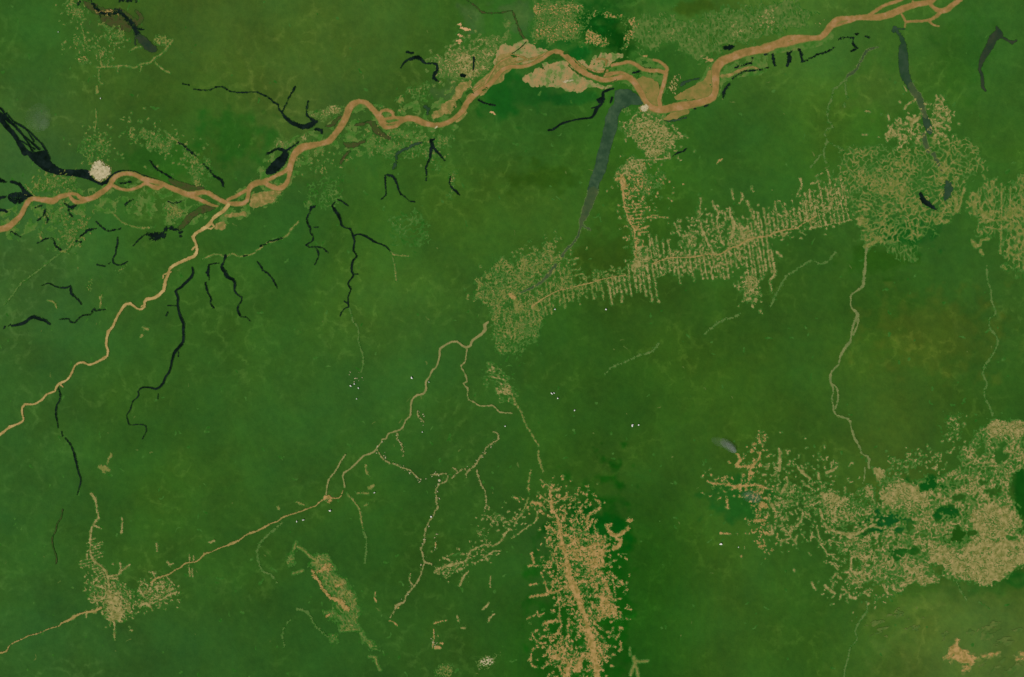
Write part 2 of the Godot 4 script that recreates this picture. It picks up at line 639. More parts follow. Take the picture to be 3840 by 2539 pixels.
func build_ground() -> void:
	var m := StandardMaterial3D.new()
	m.resource_name = "forest"
	m.albedo_texture = ImageTexture.create_from_image(forest_image())
	m.roughness = 1.0
	m.metallic_specular = 0.05
	var n := FastNoiseLite.new()
	n.noise_type = FastNoiseLite.TYPE_SIMPLEX_SMOOTH
	n.fractal_octaves = 6
	n.fractal_gain = 0.6
	n.frequency = 0.02
	n.seed = 71
	var hm := n.get_image(2048, 1360, false, false, true)
	hm.convert(Image.FORMAT_L8)
	m.heightmap_enabled = true
	m.heightmap_scale = 60.0
	m.heightmap_texture = ImageTexture.create_from_image(hm)
	var st := SurfaceTool.new()
	st.begin(Mesh.PRIMITIVE_TRIANGLES)
	var span := SPAN * 2.0
	for row in 8:
		for col in 8:
			for q in [[0, 0], [1, 0], [1, 1], [0, 0], [1, 1], [0, 1]]:
				var u: float = (col + q[0]) / 8.0
				var v: float = (row + q[1]) / 8.0
				st.set_normal(Vector3.UP)
				st.set_uv(Vector2((u - 0.5) * 2.0 + 0.5, (v - 0.5) * 2.0 + 0.5))
				st.add_vertex(Vector3((u - 0.5) * span.x, 0, (v - 0.5) * span.y))
	var o := MeshInstance3D.new()
	o.name = "ground"
	o.mesh = st.commit()
	o.mesh.surface_set_material(0, m)
	add_child(o)
	tag(o, "unbroken green rainforest covering the whole basin", "ground", "", "structure")

func _ready() -> void:
	# ------------------------------------------------ camera, sky, sun, exposure
	var cam := Camera3D.new()
	cam.name = "camera"
	add_child(cam)
	cam.position = Vector3(0, 1000, 0)
	cam.rotation_degrees = Vector3(-90, 0, 0)
	cam.fov = 40.68
	cam.near = 1.0
	cam.far = 6000.0
	cam.current = true
	var env := Environment.new()
	env.background_mode = Environment.BG_SKY
	var sm := ProceduralSkyMaterial.new()
	sm.sky_top_color = Color(0.30, 0.35, 0.42)
	sm.sky_horizon_color = Color(0.52, 0.55, 0.56)
	sm.ground_bottom_color = Color(0.06, 0.12, 0.04)
	sm.ground_horizon_color = Color(0.45, 0.52, 0.55)
	sm.sun_angle_max = 1.0
	env.sky = Sky.new()
	env.sky.sky_material = sm
	env.tonemap_mode = Environment.TONE_MAPPER_LINEAR
	env.tonemap_exposure = 1.0
	env.sdfgi_enabled = true
	env.ssao_enabled = true
	env.ssil_enabled = true
	env.volumetric_fog_enabled = true
	env.volumetric_fog_density = 0.0
	var we := WorldEnvironment.new()
	we.name = "world_environment"
	we.environment = env
	add_child(we)
	var sun := DirectionalLight3D.new()
	sun.name = "sun"
	add_child(sun)
	sun.rotation_degrees = Vector3(-52, -50, 0)
	sun.light_energy = 1.15
	sun.light_color = Color(1.0, 0.96, 0.9)
	sun.light_angular_distance = 0.5
	sun.shadow_enabled = true

	n_edge.noise_type = FastNoiseLite.TYPE_SIMPLEX_SMOOTH
	n_edge.frequency = 0.35
	n_edge.fractal_octaves = 4
	n_edge.fractal_gain = 0.6
	n_edge.seed = 11
	n_fine.noise_type = FastNoiseLite.TYPE_SIMPLEX_SMOOTH
	n_fine.frequency = 1.0
	n_fine.fractal_octaves = 4
	n_fine.fractal_gain = 0.55
	n_fine.domain_warp_enabled = true
	n_fine.domain_warp_frequency = 0.7
	n_fine.domain_warp_amplitude = 0.7
	n_fine.domain_warp_fractal_octaves = 2
	n_fine.seed = 12
	n_worm.noise_type = FastNoiseLite.TYPE_SIMPLEX_SMOOTH
	n_worm.frequency = 1.0
	n_worm.fractal_octaves = 2
	n_worm.fractal_gain = 0.35
	n_worm.seed = 14
	n_worm.domain_warp_enabled = true
	n_worm.domain_warp_frequency = 0.5
	n_worm.domain_warp_amplitude = 0.6
	n_coarse.noise_type = FastNoiseLite.TYPE_SIMPLEX_SMOOTH
	n_coarse.frequency = 0.03
	n_coarse.fractal_octaves = 3
	n_coarse.seed = 13

	ramp_mat("silt", ["806c3c", "8e7442", "98794a", "a2825a"], 0.03, 1, 0.7, 0.1, 2.0)
	ramp_mat("pale_silt", ["8c7a44", "a08a54", "b09a64", "bca670"], 0.03, 2, 0.7, 0.1, 1.4)
	ramp_mat("dull_silt", ["767a48", "868252", "968c5c"], 0.04, 3, 0.7, 0.1, 1.4)
	ramp_mat("faint_creek", ["466c30", "547238", "627840"], 0.04, 4, 0.9, 0.1, 1.4)
	ramp_mat("pale_creek", ["607442", "707c4a", "808654"], 0.04, 5, 0.9, 0.1, 1.4)
	ramp_mat("black_water", ["08140e", "101e1a", "1a2826"], 0.03, 6, 0.7, 0.05, 1.5)
	ramp_mat("slate_water", ["24422a", "2c4630", "344c38"], 0.02, 7, 0.7, 0.05, 1.6)
	ramp_mat("lake_water", ["24382a", "2c3c2a", "34402e"], 0.03, 27, 0.7, 0.05, 1.6)
	ramp_mat("shoal_water", ["364e30", "405434", "4c5a38"], 0.03, 8, 0.7, 0.05, 1.5)
	ramp_mat("bog", ["34521f", "3e4e24", "464a28", "383e22"], 0.05, 9, 0.9, 0.1, 1.8)
	ramp_mat("flood_sand", ["62803e", "7e8450", "928a5a", "988456", "a48a5c"], 0.035, 10, 1.0, 0.1, 2.4)
	ramp_mat("flood_tan", ["6c743a", "807640", "8c7c48", "9a8852"], 0.06, 11, 1.0, 0.1, 2.4)
	ramp_mat("flood_grass", ["366a22", "44722c", "527634", "62783a"], 0.04, 12, 1.0, 0.1, 1.8)
	ramp_mat("field_tan", ["6a7238", "7e7e48", "8c8852", "98905c", "a69262"], 0.07, 13, 1.0, 0.1, 1.8)
	ramp_mat("field_olive", ["587430", "6a7838", "7a7e42", "8a864e"], 0.07, 14, 1.0, 0.1, 1.8)
	ramp_mat("field_red", ["7c7238", "8e7c44", "9c8750", "aa8e5a", "b4905e"], 0.07, 15, 1.0, 0.1, 1.8)
	ramp_mat("field_green", ["3e6a26", "4a7030", "5a7638", "6a7c40"], 0.07, 16, 1.0, 0.1, 1.8)
	ramp_mat("regrowth", ["265e1a", "326622", "3c6c2a", "487432"], 0.05, 17, 1.0, 0.05, 1.8)
	ramp_mat("road_dust", ["827c44", "94864e", "a28c58"], 0.06, 18, 1.0, 0.1, 1.5)
	ramp_mat("town", ["9a9a72", "aea684", "bab290", "c8c0a2"], 0.12, 19, 1.0, 0.1, 1.8)
	ramp_mat("wet_bank", ["1c3c16", "24461a", "2e4e22"], 0.08, 22, 1.0, 0.05, 1.6)
	ramp_mat("silt_edge", ["5e7234", "74743a", "80763f"], 0.06, 23, 1.0, 0.05, 1.8)
	ramp_mat("savanna_grass", ["42662a", "4c6a2e", "586e34", "627238"], 0.04, 24, 1.0, 0.05, 1.8)
	ramp_mat("estuary_water", ["2a4630", "345038", "405a40"], 0.03, 25, 0.7, 0.05, 1.8)
	ramp_mat("silt_shoal", ["6e7238", "80763e", "8e7a46"], 0.04, 26, 0.8, 0.05, 1.8)
	ramp_mat("wooded", ["22501a", "2a581c", "305e20"], 0.08, 28, 1.0, 0.05, 1.8)
	ramp_mat("sand", ["ae8c5c", "c29e6e", "cea87c"], 0.1, 20, 1.0, 0.1, 1.5)

	build_ground()
	# ------------------------------------------------ flood land, marsh and sand
	cover("floodplain", "pale grey-tan flood meadow filling the inside of the river's northern loop", "floodplain", "structure", "flood_sand", 2, [],
		[["c0", 95, 720, 130, 690, 200, 660, 230, 620, 290, 575, 350, 590, 420, 560, 480, 550, 540, 600, 590, 660, 620, 700, 700, 730, 790, 760, 850, 790, 950, 785, 880, 815, 790, 815, 700, 810, 620, 850, 540, 850, 480, 830, 420, 800, 330, 800, 230, 810, 160, 780, 100, 735]], 0.5, 1.0, {"freq": 0.16, "amp": 3.0, "bias": 0.72})
	cover("floodplain", "tan flood meadow along the river west of the dark forest block", "floodplain", "structure", "flood_sand", 2, [["c0", 130, 380, 40, 60, 420, 50, 0, 470, 50, "b0", 2280, 450, 90]],
		[["c0", -140, 470, -60, 400, 0, 420, 60, 380, 150, 390, 220, 430, 300, 450, 370, 475, 340, 530, 250, 570, 140, 605, 0, 630, -100, 640, -180, 600]], 0.5, 1.0, {"freq": 0.16, "amp": 3.0, "bias": 0.68})
	cover("floodplain", "pinkish flood meadow below the orange-speckled farmland", "floodplain", "structure", "flood_sand", 2, [["c0", 700, 630, 40, 760, 640, 30, 840, 640, 25]],
		[["c0", 730, 560, 760, 500, 830, 480, 930, 490, 1050, 488, 1020, 530, 940, 560, 900, 600, 840, 625, 780, 645, 700, 650, 640, 640, 600, 560, 640, 530, 700, 590]], 0.5, 1.0, {"freq": 0.16, "amp": 3.0, "bias": 0.6})
	cover("floodplain", "long tan floodplain on the north bank before the main bend", "floodplain", "structure", "flood_tan", 2, [],
		[["b0", 1580, 1095, 1640, 1020, 1720, 960, 1780, 920, 1820, 880, 1840, 800, 1880, 750, 1980, 735, 1960, 800, 1900, 870, 1850, 930, 1830, 990, 1780, 1035, 1700, 1065, 1640, 1095]], 0.5, 1.0, {"freq": 0.16, "amp": 3.0, "bias": 0.72})
	cover("floodplain", "olive-brown braided flood land upstream of the northern loop", "floodplain", "structure", "flood_tan", 2, [["b0", 1960, 900, 50, 2050, 800, 80, 2130, 740, 90, 2220, 670, 100]],
		[["b0", 2060, 790, 2140, 700, 2190, 600, 2220, 510, 2352, 480, "c0", 60, 560, 0, 640, "b0", 2280, 690, 2270, 740, 2180, 770, 2120, 850, 2040, 900]], 0.5, 1.0, {"freq": 0.1, "amp": 2.0, "bias": 0.85, "turn": -35, "long": 2.5})
	cover("floodplain", "green grassy flood land between the braids east of the loop", "floodplain", "structure", "flood_grass", 1, [["d0", 0, 460, 80, 200, 420, 110, 420, 390, 100, 560, 330, 90]],
		[["c0", 880, 640, 1000, 560, 1200, 520, 1350, 540, 1430, 620, 1440, 720, 1390, 880, 1380, 1000, 1500, 960, 1560, 850, 1680, 780, 1790, 640, 1830, 560, 2000, 600, 2100, 520, 2352, 480, 2352, 680, 2100, 720, 1960, 760, 1900, 900, 1650, 1020, 1400, 1110, 1270, 1040, 1150, 860, 1050, 770, 950, 780]], 0.5, 1.0, {"freq": 0.08, "amp": 2.0, "bias": 0.35})
	cover("floodplain", "grassy green floodplain along the middle reach of the main river", "floodplain", "structure", "flood_grass", 1, [],
		[["a1", 2080, 230, 2300, 90, "b0", 100, 1400, 330, 1250, 620, 1150, 780, 1040, 900, 900, 1100, 950, 1300, 980, 1560, 880, 1800, 820, 1860, 980, 1800, 1120, 1900, 1160, 1700, 1300, 1400, 1330, 1200, 1400, 900, 1450, 600, 1400, 420, 1560, "b1", 300, 180, 150, 320, "a1", 2200, 460, 2000, 560, 1960, 480]], 0.5, 1.0, {"freq": 0.07, "amp": 2.0, "bias": -0.05})
	cover("floodplain", "bright green floodplain along the western main river", "floodplain", "structure", "flood_grass", 1, [],
		[["a1", 0, 380, 200, 290, 500, 180, 900, 150, 1050, 60, 1250, 30, 1500, 100, 1800, 190, 2050, 290, 1950, 420, 1800, 500, 1500, 500, 1300, 420, 1000, 400, 700, 420, 500, 560, 300, 560, 120, 640, 0, 620]], 0.5, 1.0, {"freq": 0.07, "amp": 2.0, "bias": -0.1})
	cover("sandbar", "bright tan sandbar south of the confluence island", "sandbar", "structure", "flood_tan", 2, [],
		[["b1", 225, 180, 195, 240, 150, 285, 80, 315, 0, 335, "a1", 2300, 320, 2295, 270, 2320, 230, 2352, 212, "b1", 60, 192, 140, 190]], 0.5, 1.0, {"freq": 0.15, "bias": 1.3})
	cover("sandbar", "olive-tan sandbar on the bank south of the river confluence", "sandbar", "structure", "flood_tan", 2, [],
		[["a1", 2055, 410, 2130, 383, 2250, 372, 2275, 400, 2200, 425, 2090, 432]], 0.5, 1.0, {"freq": 0.15, "bias": 0.7})
	cover("sandbar", "rounded tan sandbar beside the pale tributary's first bend", "sandbar", "structure", "flood_tan", 2, [],
		[["a1", 1970, 515, 2010, 480, 2060, 478, 2085, 520, 2040, 538, 1980, 538]], 0.4, 1.0, {"freq": 0.15, "bias": 1.0})
	cover("sandbar", "bright sandbar on the outer bank below the braided reach", "sandbar", "structure", "flood_tan", 2, [["b0", 1845, 1115, 22, 1885, 1075, 40, 1925, 1035, 25]])
	cover("sandbar", "small white sand spit on the south bank of the main river", "sandbar", "structure", "town", 7, [["b0", 1645, 1180, 10, 1662, 1165, 18]])
	cover("marsh", "brown flooded marsh around the lake in the far north-west", "marsh", "structure", "bog", 1, [["a0", 1240, 230, 40, 1300, 170, 40, 1250, 100, 20], ["a0", 950, 180, 60, 1080, 220, 90, 1180, 260, 60]],
		[["a0", 700, -20, 900, 50, 1000, 85, 1100, 75, 1190, 120, 1260, 190, 1260, 260, 1200, 230, 1100, 200, 1000, 180, 900, 140, 820, 110, 780, 40]], 0.8, 1.0, {"freq": 0.2, "bias": 0.6})
	cover("marsh", "brown-black marsh north of the braided western river", "marsh", "structure", "bog", 3, [["a1", 1560, 85, 30, 1650, 130, 60, 1740, 160, 65, 1810, 165, 45, 1860, 160, 20]], [], 1.2)
	cover("marsh", "dark brown marsh reaching from the confluence to a black lake", "marsh", "structure", "bog", 3, [["a1", 1640, 535, 25, 1690, 500, 40, 1730, 440, 55, 1780, 400, 45, 1830, 365, 55, 1890, 348, 70, 1970, 338, 25]], [], 1.2)
	cover("marsh", "slate-brown marsh south of the river's double loop", "marsh", "structure", "bog", 3, [["b0", 910, 1150, 20, 980, 1138, 22, 1030, 1122, 20, 1080, 1140, 45, 1100, 1190, 50, 1150, 1230, 42, 1225, 1270, 25]], [], 1.4)
	cover("marsh", "grey-brown marsh patch on the south floodplain", "marsh", "structure", "bog", 3, [["b0", 810, 1320, 20, 860, 1335, 50, 920, 1330, 35, 1000, 1295, 18], ["b0", 860, 1390, 20, 820, 1430, 20, 780, 1500, 18]], [], 1.4)
	cover("marsh", "dull green-grey marsh beside the northern oxbow lake", "marsh", "structure", "bog", 3, [["b0", 640, 1160, 16, 700, 1150, 26, 730, 1110, 30, 780, 1075, 16]], [], 1.0)
	cover("marsh", "brown silted side channel east of the great bend", "marsh", "structure", "flood_tan", 3, [["c0", 1930, 700, 30, 2000, 690, 28, 2080, 655, 26, 2180, 620, 26, 2260, 630, 14]], [], 0.8)
	cover("marsh", "reddish-brown marsh creek crossing the top edge east of the savanna spots", "marsh", "structure", "bog", 1, [["b0", 1940, 5, 6, 2020, 60, 7, 2080, 110, 12, 2180, 120, 9, 2290, 110, 8, 2352, 100, 7, "c0", 40, 200, 14, 90, 320, 20, 120, 360, 12]], [], 1.2)

	# ------------------------------------------------ dark and grey waters
	cover("river", "wide black-water river with island braids at the western edge", "river", "structure", "black_water", 4,
		[["a0", -120, 960, 70, 0, 1085, 55, 60, 1160, 42, 130, 1240, 36, 180, 1320, 42, 230, 1400, 60], ["a0", -60, 980, 20, 10, 1000, 18, 50, 1060, 15, 100, 1120, 13, 160, 1190, 13, 220, 1250, 13, 290, 1310, 15, 360, 1370, 22],
		["a0", -60, 1000, 30, 0, 1045, 30, 80, 1110, 28, 150, 1170, 18, 200, 1230, 14, 250, 1300, 14, 300, 1390, 20], ["a0", 110, 1110, 10, 190, 1150, 11, 270, 1210, 11, 330, 1270, 13, 390, 1330, 14, 430, 1400, 16, 455, 1460, 18],
		["a0", 60, 1040, 10, 140, 1130, 9, 240, 1190, 9, 310, 1300, 10], ["a0", 160, 1280, 10, 250, 1330, 10, 320, 1370, 14], ["a1", 1130, 4, 14, 1230, 10, 12, 1300, 42, 14, 1380, 68, 14, 1450, 88, 8]],
		[["a0", 170, 1310, 240, 1370, 300, 1400, 370, 1390, 410, 1380, 445, 1440, 470, 1490, 520, 1530, 580, 1557, 800, 1560, "a1", 815, 5, 840, 55, 880, 90, 920, 107, 965, 95, 1000, 60, 1045, 20, 1100, -2, 1130, 6, 1060, 45, 1015, 85, 985, 118, 940, 140, 890, 120, 830, 92, 760, 70, 680, 50, 600, 44, 500, 32, 420, 8, "a0", 350, 1530, 300, 1480, 250, 1420, 200, 1350]], 0.7, 1.2, {"soft": 0.5, "bias": 1.1, "freq": 0.4})
	cover("lake", "scattered blue-black lakes at the western edge by the main river", "lake", "structure", "black_water", 4,
		[["a1", -40, 80, 40, 0, 90, 30, 50, 102, 18], ["a1", 105, 105, 18, 170, 120, 28, 210, 170, 28, 260, 220, 36, 290, 240, 30], ["a1", -40, 250, 40, 0, 252, 30, 50, 240, 14], ["a1", -40, 360, 40, 0, 362, 30, 60, 375, 16], ["a1", 180, 290, 30, 210, 260, 30]],
		[["a1", 90, 210, 150, 200, 220, 195, 290, 235, 270, 262, 200, 272, 140, 310, 90, 285, 60, 250]], 1.3, 1.3, {"freq": 0.45, "bias": 0.5, "soft": 0.6, "amp": 1.5})
	cover("lake", "slate-grey drowned valley lake in the far north-west", "lake", "structure", "lake_water", 4, [["a0", 1240, 290, 22, 1275, 335, 55, 1320, 380, 75, 1370, 430, 80, 1415, 455, 55], ["a0", 1245, 350, 6, 1243, 410, 6]], [], 1.51, 1.60)
	cover("river", "jagged black braided stream feeding the north-western lake", "river", "structure", "black_water", 5,
		[["a0", 735, 10, 12, 715, 50, 6], ["a0", 780, -30, 14, 830, 5, 14, 870, 60, 18, 910, 100, 22, 960, 125, 20, 1030, 130, 20, 1090, 110, 26, 1140, 150, 26, 1190, 190, 30, 1230, 240, 32, 1260, 305, 40], ["a0", 1230, 260, 16, 1310, 270, 8], ["a0", 1060, 85, 14, 1110, 100, 12], ["a0", 1090, 12, 10, 1150, 6, 10, 1250, 14, 5], ["a0", 910, 100, 10, 920, 150, 6], ["a0", 1130, 160, 10, 1180, 210, 10]], [], 2.87, 2.20)
	cover("river", "thin black northern stream widening into an oxbow lake", "river", "structure", "black_water", 5,
		[["a0", 1680, 770, 7, 1735, 780, 7], ["a0", 1780, 820, 7, 1900, 830, 5, 2000, 800, 7, 2060, 805, 9, 2100, 835, 7, 2180, 850, 7, 2240, 850, 7, 2352, 845, 7, "b0", 60, 870, 9, 120, 900, 9, 160, 940, 9, 200, 960, 11, 210, 1000, 11, 240, 1040, 14, 270, 1080, 25, 320, 1120, 32, 380, 1150, 36, 440, 1165, 42, 500, 1150, 50, 560, 1115, 20],
		["b0", 357, 800, 18, 330, 850, 11, 300, 900, 9, 280, 950, 9, 255, 1000, 9, 240, 1030, 9], ["b0", 478, 930, 7, 465, 1010, 11, 470, 1060, 13, 500, 1090, 18, 545, 1118, 20], ["b0", 545, 1190, 18, 600, 1195, 26, 605, 1230, 8]], [], 1.17, 1.65)
	cover("lake", "black hooked lake on the north bank above the river confluence", "lake", "structure", "black_water", 5, [["b0", 95, 1420, 12, 150, 1390, 20, 200, 1370, 20, 250, 1380, 30, 272, 1420, 50, 230, 1480, 85, 170, 1540, 90, 120, 1575, 60, "b1", 170, 0, 50], ["b0", 270, 1390, 22, 310, 1365, 18, 350, 1335, 10, 390, 1310, 8]], [], 1.34, 1.60)
	cover("river", "black looping creek and lake north of the speckled pastures", "river", "structure", "black_water", 5, [["b0", 1328, 625, 9, 1350, 590, 11, 1385, 555, 15, 1440, 535, 25, 1490, 530, 32, 1525, 555, 24, 1560, 585, 16, 1620, 580, 13, 1655, 590, 15, 1665, 640, 20, 1640, 680, 26, 1630, 720, 22, 1675, 748, 12], ["b0", 1385, 480, 16, 1440, 490, 14]], [], 1.17, 1.65)
	cover("lake", "small square black lake among the northern pastures", "lake", "structure", "black_water", 5, [["b0", 1890, 690, 30, 1912, 695, 30], ["b0", 2002, 530, 16, 2000, 600, 14, 1995, 640, 8]], [], 1.00, 1.60)
	cover("river", "short black creek in the dark forest south of the braids", "river", "structure", "black_water", 5, [["b0", 2042, 918, 16, 2100, 950, 12, 2150, 960, 14, 2195, 968, 9]], [], 1.17, 1.65)
	cover("lake", "small slate lake on the north floodplain inside the river bend", "lake", "structure", "slate_water", 5, [["b0", 1555, 980, 26, 1585, 1005, 22, 1572, 1050, 9]], [], 1.85, 1.65)
	cover("river", "dark forked creek south of the floodplain with one broad head", "river", "structure", "black_water", 5, [["b0", 1640, 1280, 10, 1605, 1292, 24, 1622, 1340, 30, 1605, 1385, 28, 1602, 1440, 18, 1580, 1490, 12, 1558, 1545, 11, "b1", 1568, 30, 9, 1562, 90, 6], ["b0", 1620, 1350, 24, 1660, 1390, 20, 1700, 1440, 13, 1735, 1478, 9], ["b1", 1785, 60, 9, 1780, 120, 11, 1810, 170, 13, 1840, 195, 17, 1867, 225, 10]], [], 1.17, 1.65)
	cover("river", "hooked slate creek left of the forked creek on the south bank", "river", "structure", "slate_water", 5, [["b0", 1530, 1305, 9, 1450, 1330, 20, 1400, 1360, 18, 1340, 1385, 20, 1290, 1420, 20, 1290, 1480, 16, 1265, 1550, 18]], [], 1.85, 1.65)
	cover("river", "thin black creek with hooked top, right of its straight twin", "river", "structure", "black_water", 5, [["b1", 1205, 38, 18, 1250, 50, 22, 1280, 85, 17, 1300, 140, 11, 1310, 180, 11, 1330, 215, 12, 1370, 240, 7, 1400, 275, 7, 1452, 287, 10]], [], 1.00, 1.65)
	cover("river", "thin straight black creek, left twin of the hooked one", "river", "structure", "black_water", 5, [["b1", 1187, 40, 9, 1188, 110, 9, 1192, 180, 9, 1190, 230, 7, 1148, 265, 5]], [], 1.00, 1.65)
	cover("river", "zigzag black creek left of the long forked black river", "river", "structure", "black_water", 5, [["b1", 540, 330, 14, 510, 340, 24, 490, 390, 7, 467, 440, 14, 480, 500, 12, 498, 525, 14, 498, 570, 7, 525, 600, 8, 525, 640, 8, 458, 685, 9, 490, 705, 7, 540, 700, 7, 610, 710, 7, 640, 735, 7, 665, 760, 5], ["b1", 545, 705, 7, 575, 760, 9, 565, 810, 5, 540, 865, 9], ["b1", 530, 522, 5, 565, 520, 5]], [], 1.00, 1.76)
	cover("river", "long black forked river running south through the western forest", "river", "structure", "black_water", 5,
		[["b1", 725, 290, 6, 700, 325, 12, 720, 360, 24, 750, 400, 28, 775, 450, 19, 785, 500, 15, 820, 525, 11, 865, 535, 9, 880, 570, 11, 888, 600, 16, 905, 640, 11, 900, 690, 11, 893, 730, 14, 925, 785, 11, 895, 820, 15, 880, 870, 18, 880, 930, 14, 895, 960, 17, 870, 1000, 9, 843, 1040, 9, 872, 1090, 10, 850, 1140, 7, 845, 1190, 9, 848, 1255, 9, 820, 1262, 6, 785, 1300, 7, 772, 1338, 4],
		["b1", 888, 600, 14, 940, 585, 11, 990, 595, 13, 1040, 625, 15, 1100, 660, 13, 1160, 680, 9, 1200, 705, 9, 1232, 740, 5], ["b1", 750, 265, 5, 800, 290, 9, 842, 322, 7], ["b1", 895, 955, 8, 935, 950, 6], ["b1", 810, 1200, 5, 845, 1225, 6]], [], 0.83, 1.76)
	cover("river", "bold black river running south-west beside the pale tan river", "river", "structure", "black_water", 5,
		[["a1", 1765, 890, 9, 1774, 940, 20, 1755, 980, 22, 1710, 1025, 22, 1665, 1070, 20, 1613, 1110, 17, 1635, 1160, 20, 1632, 1220, 17, 1640, 1280, 17, 1660, 1350, 22, 1685, 1400, 24, 1685, 1470, 21, 1683, 1568, 22, "a2", 1640, 60, 27, 1600, 110, 24, 1580, 180, 17, 1560, 270, 17, 1520, 330, 17, 1500, 385, 20, 1460, 425, 17, 1430, 440, 15, 1380, 425, 11, 1310, 425, 11, 1285, 440, 9, 1268, 460, 7, 1275, 490, 9, 1260, 520, 7, 1220, 550, 7, 1205, 600, 8, 1190, 640, 6, 1163, 680, 5, 1175, 730, 5, 1190, 770, 6, 1250, 765, 5, 1300, 765, 5, 1340, 780, 5, 1345, 820, 5, 1310, 895, 4], ["a1", 1540, 1240, 7, 1625, 1242, 5], ["a2", 1640, 100, 7, 1637, 140, 6], ["a2", 1452, 480, 5, 1450, 530, 6]], [], 0.57, 1.76)
	cover("river", "short broken black creek just right of the bold black river", "river", "structure", "black_water", 5, [["a1", 2008, 850, 5, 1920, 865, 9, 1915, 900, 20, 1905, 940, 25, 1920, 975, 11, 1921, 1002, 6], ["a1", 1885, 1030, 14, 1900, 1090, 13, 1920, 1140, 9, 1942, 1180, 9, 1930, 1210, 9, 1962, 1258, 12]], [], 1.17, 1.98)
	cover("river", "thick black crooked creek, second right of the bold black river", "river", "structure", "black_water", 5, [["a1", 2070, 785, 24, 2060, 830, 11, 2035, 880, 20, 2065, 930, 28, 2090, 980, 28, 2140, 1000, 22, 2160, 1040, 20, 2155, 1095, 15, 2180, 1140, 9, 2222, 1165, 8, 2220, 1195, 7, 2195, 1230, 8, 2180, 1280, 14, 2195, 1310, 17, 2210, 1345, 9, 2260, 1345, 5, 2302, 1388, 4]], [], 1.00, 1.98)
	cover("river", "thin slanting black creek right of the thick crooked one", "river", "structure", "black_water", 5, [["b1", 12, 835, 9, 50, 890, 13, 60, 915, 9, 100, 940, 9, 140, 980, 9, 170, 1030, 10, 197, 1085, 5]], [], 1.00, 1.98)
	cover("river", "dashed black creek along the tan gallery east of the pale river", "river", "structure", "black_water", 5, [["b1", 45, 692, 12, 85, 680, 9], ["b1", 108, 655, 10, 150, 645, 9, 190, 635, 11, 245, 620, 11], ["a1", 2240, 785, 8, 2265, 780, 8]], [], 1.51, 1.98)
	cover("river", "thin black hairpin creek in the forest west of the pale river", "river", "structure", "black_water", 5, [["a1", 1080, 615, 11, 1078, 670, 14, 1065, 720, 9, 1060, 770, 8, 1035, 810, 9, 1040, 845, 9, 1090, 870, 9, 1140, 855, 9, 1167, 838, 7], ["a1", 890, 865, 7, 960, 877, 9], ["a1", 1000, 855, 7, 1012, 842, 5], ["a1", 1222, 692, 5, 1280, 630, 8, 1330, 590, 7]], [], 0.83, 1.98)
	cover("lake", "ragged black lake at the foot of the brown marsh", "lake", "structure", "black_water", 5, [["a1", 1350, 578, 12, 1400, 590, 45, 1440, 600, 55, 1490, 595, 42, 1520, 540, 22, 1580, 530, 15, 1635, 540, 18, 1665, 570, 14], ["a1", 1385, 630, 14, 1440, 630, 20], ["a1", 1655, 570, 10, 1665, 610, 6]], [], 3.89, 1.60)
	cover("river", "thin black creek along the northern farm patches above the marsh", "river", "structure", "black_water", 5, [["a0", 1378, 1478, 9, 1410, 1520, 13, 1450, 1566, 8], ["a1", 1460, 0, 8, 1500, 22, 11, 1545, 48, 11, 1590, 78, 9], ["a0", 1635, 1308, 6, 1690, 1340, 9, 1740, 1385, 14, 1800, 1432, 8], ["a0", 1870, 1510, 8, 1925, 1562, 8, "a1", 1945, 22, 10, 1990, 65, 16, 2035, 85, 22, 2050, 145, 11]], [], 1.68, 1.98)
	cover("river", "broken black ponds and creeks south of the western main river", "river", "structure", "black_water", 5, [["a1", 335, 672, 5, 380, 650, 7, 440, 620, 9, 490, 635, 7, 510, 690, 11, 558, 728, 13], ["a1", 700, 648, 9, 745, 656, 10], ["a1", 735, 605, 7, 780, 575, 15, 800, 550, 18, 875, 533, 11], ["a1", 590, 298, 7, 630, 330, 14, 660, 340, 34, 695, 322, 12], ["a1", 630, 360, 9, 640, 400, 7, 660, 420, 5], ["a1", 412, 368, 14, 400, 410, 7, 345, 458, 6], ["a1", 412, 400, 7, 440, 450, 10, 430, 482, 7], ["a1", 105, 562, 7, 185, 608, 4], ["a1", 325, 345, 9, 385, 318, 7], ["a1", 885, 468, 6, 950, 530, 6, 990, 555, 7, 1050, 548, 6, 1112, 528, 5], ["a1", 1148, 312, 11, 1218, 263, 9], ["a1", 1548, 284, 7, 1610, 300, 9, 1685, 273, 5], ["a1", 1100, 120, 8, 1200, 105, 12]], [], 1.68, 1.98)
	cover("river", "thin black creek ending in a lake-like bulge in the western forest", "river", "structure", "black_water", 5, [["a1", 378, 1056, 5, 440, 1036, 6, 480, 1050, 7, 540, 1075, 9, 620, 1076, 8, 645, 1060, 11, 655, 1130, 23, 690, 1160, 9, 720, 1190, 11, 748, 1228, 11]], [], 1.00, 1.98)
	cover("lake", "long arched black lake at the western edge of the forest", "lake", "structure", "black_water", 5, [["a1", 108, 1425, 12, 170, 1415, 25, 230, 1395, 28, 270, 1360, 25, 310, 1345, 31, 370, 1365, 26, 420, 1380, 24, 458, 1412, 13], ["a1", 35, 1450, 6, 45, 1432, 6], ["a1", 95, 1415, 10, 75, 1428, 5]], [], 0.83, 1.76)
	cover("river", "thin jagged black creek right of the arched black lake", "river", "structure", "black_water", 5, [["a1", 545, 1365, 6, 635, 1365, 7, 650, 1395, 11, 690, 1395, 9, 730, 1350, 8, 780, 1325, 8, 830, 1325, 8, 848, 1290, 8, 862, 1270, 8, 885, 1292, 8, 905, 1282, 8, 965, 1275, 6], ["a1", 1525, 1335, 10, 1540, 1300, 7]], [], 1.17, 2.20)
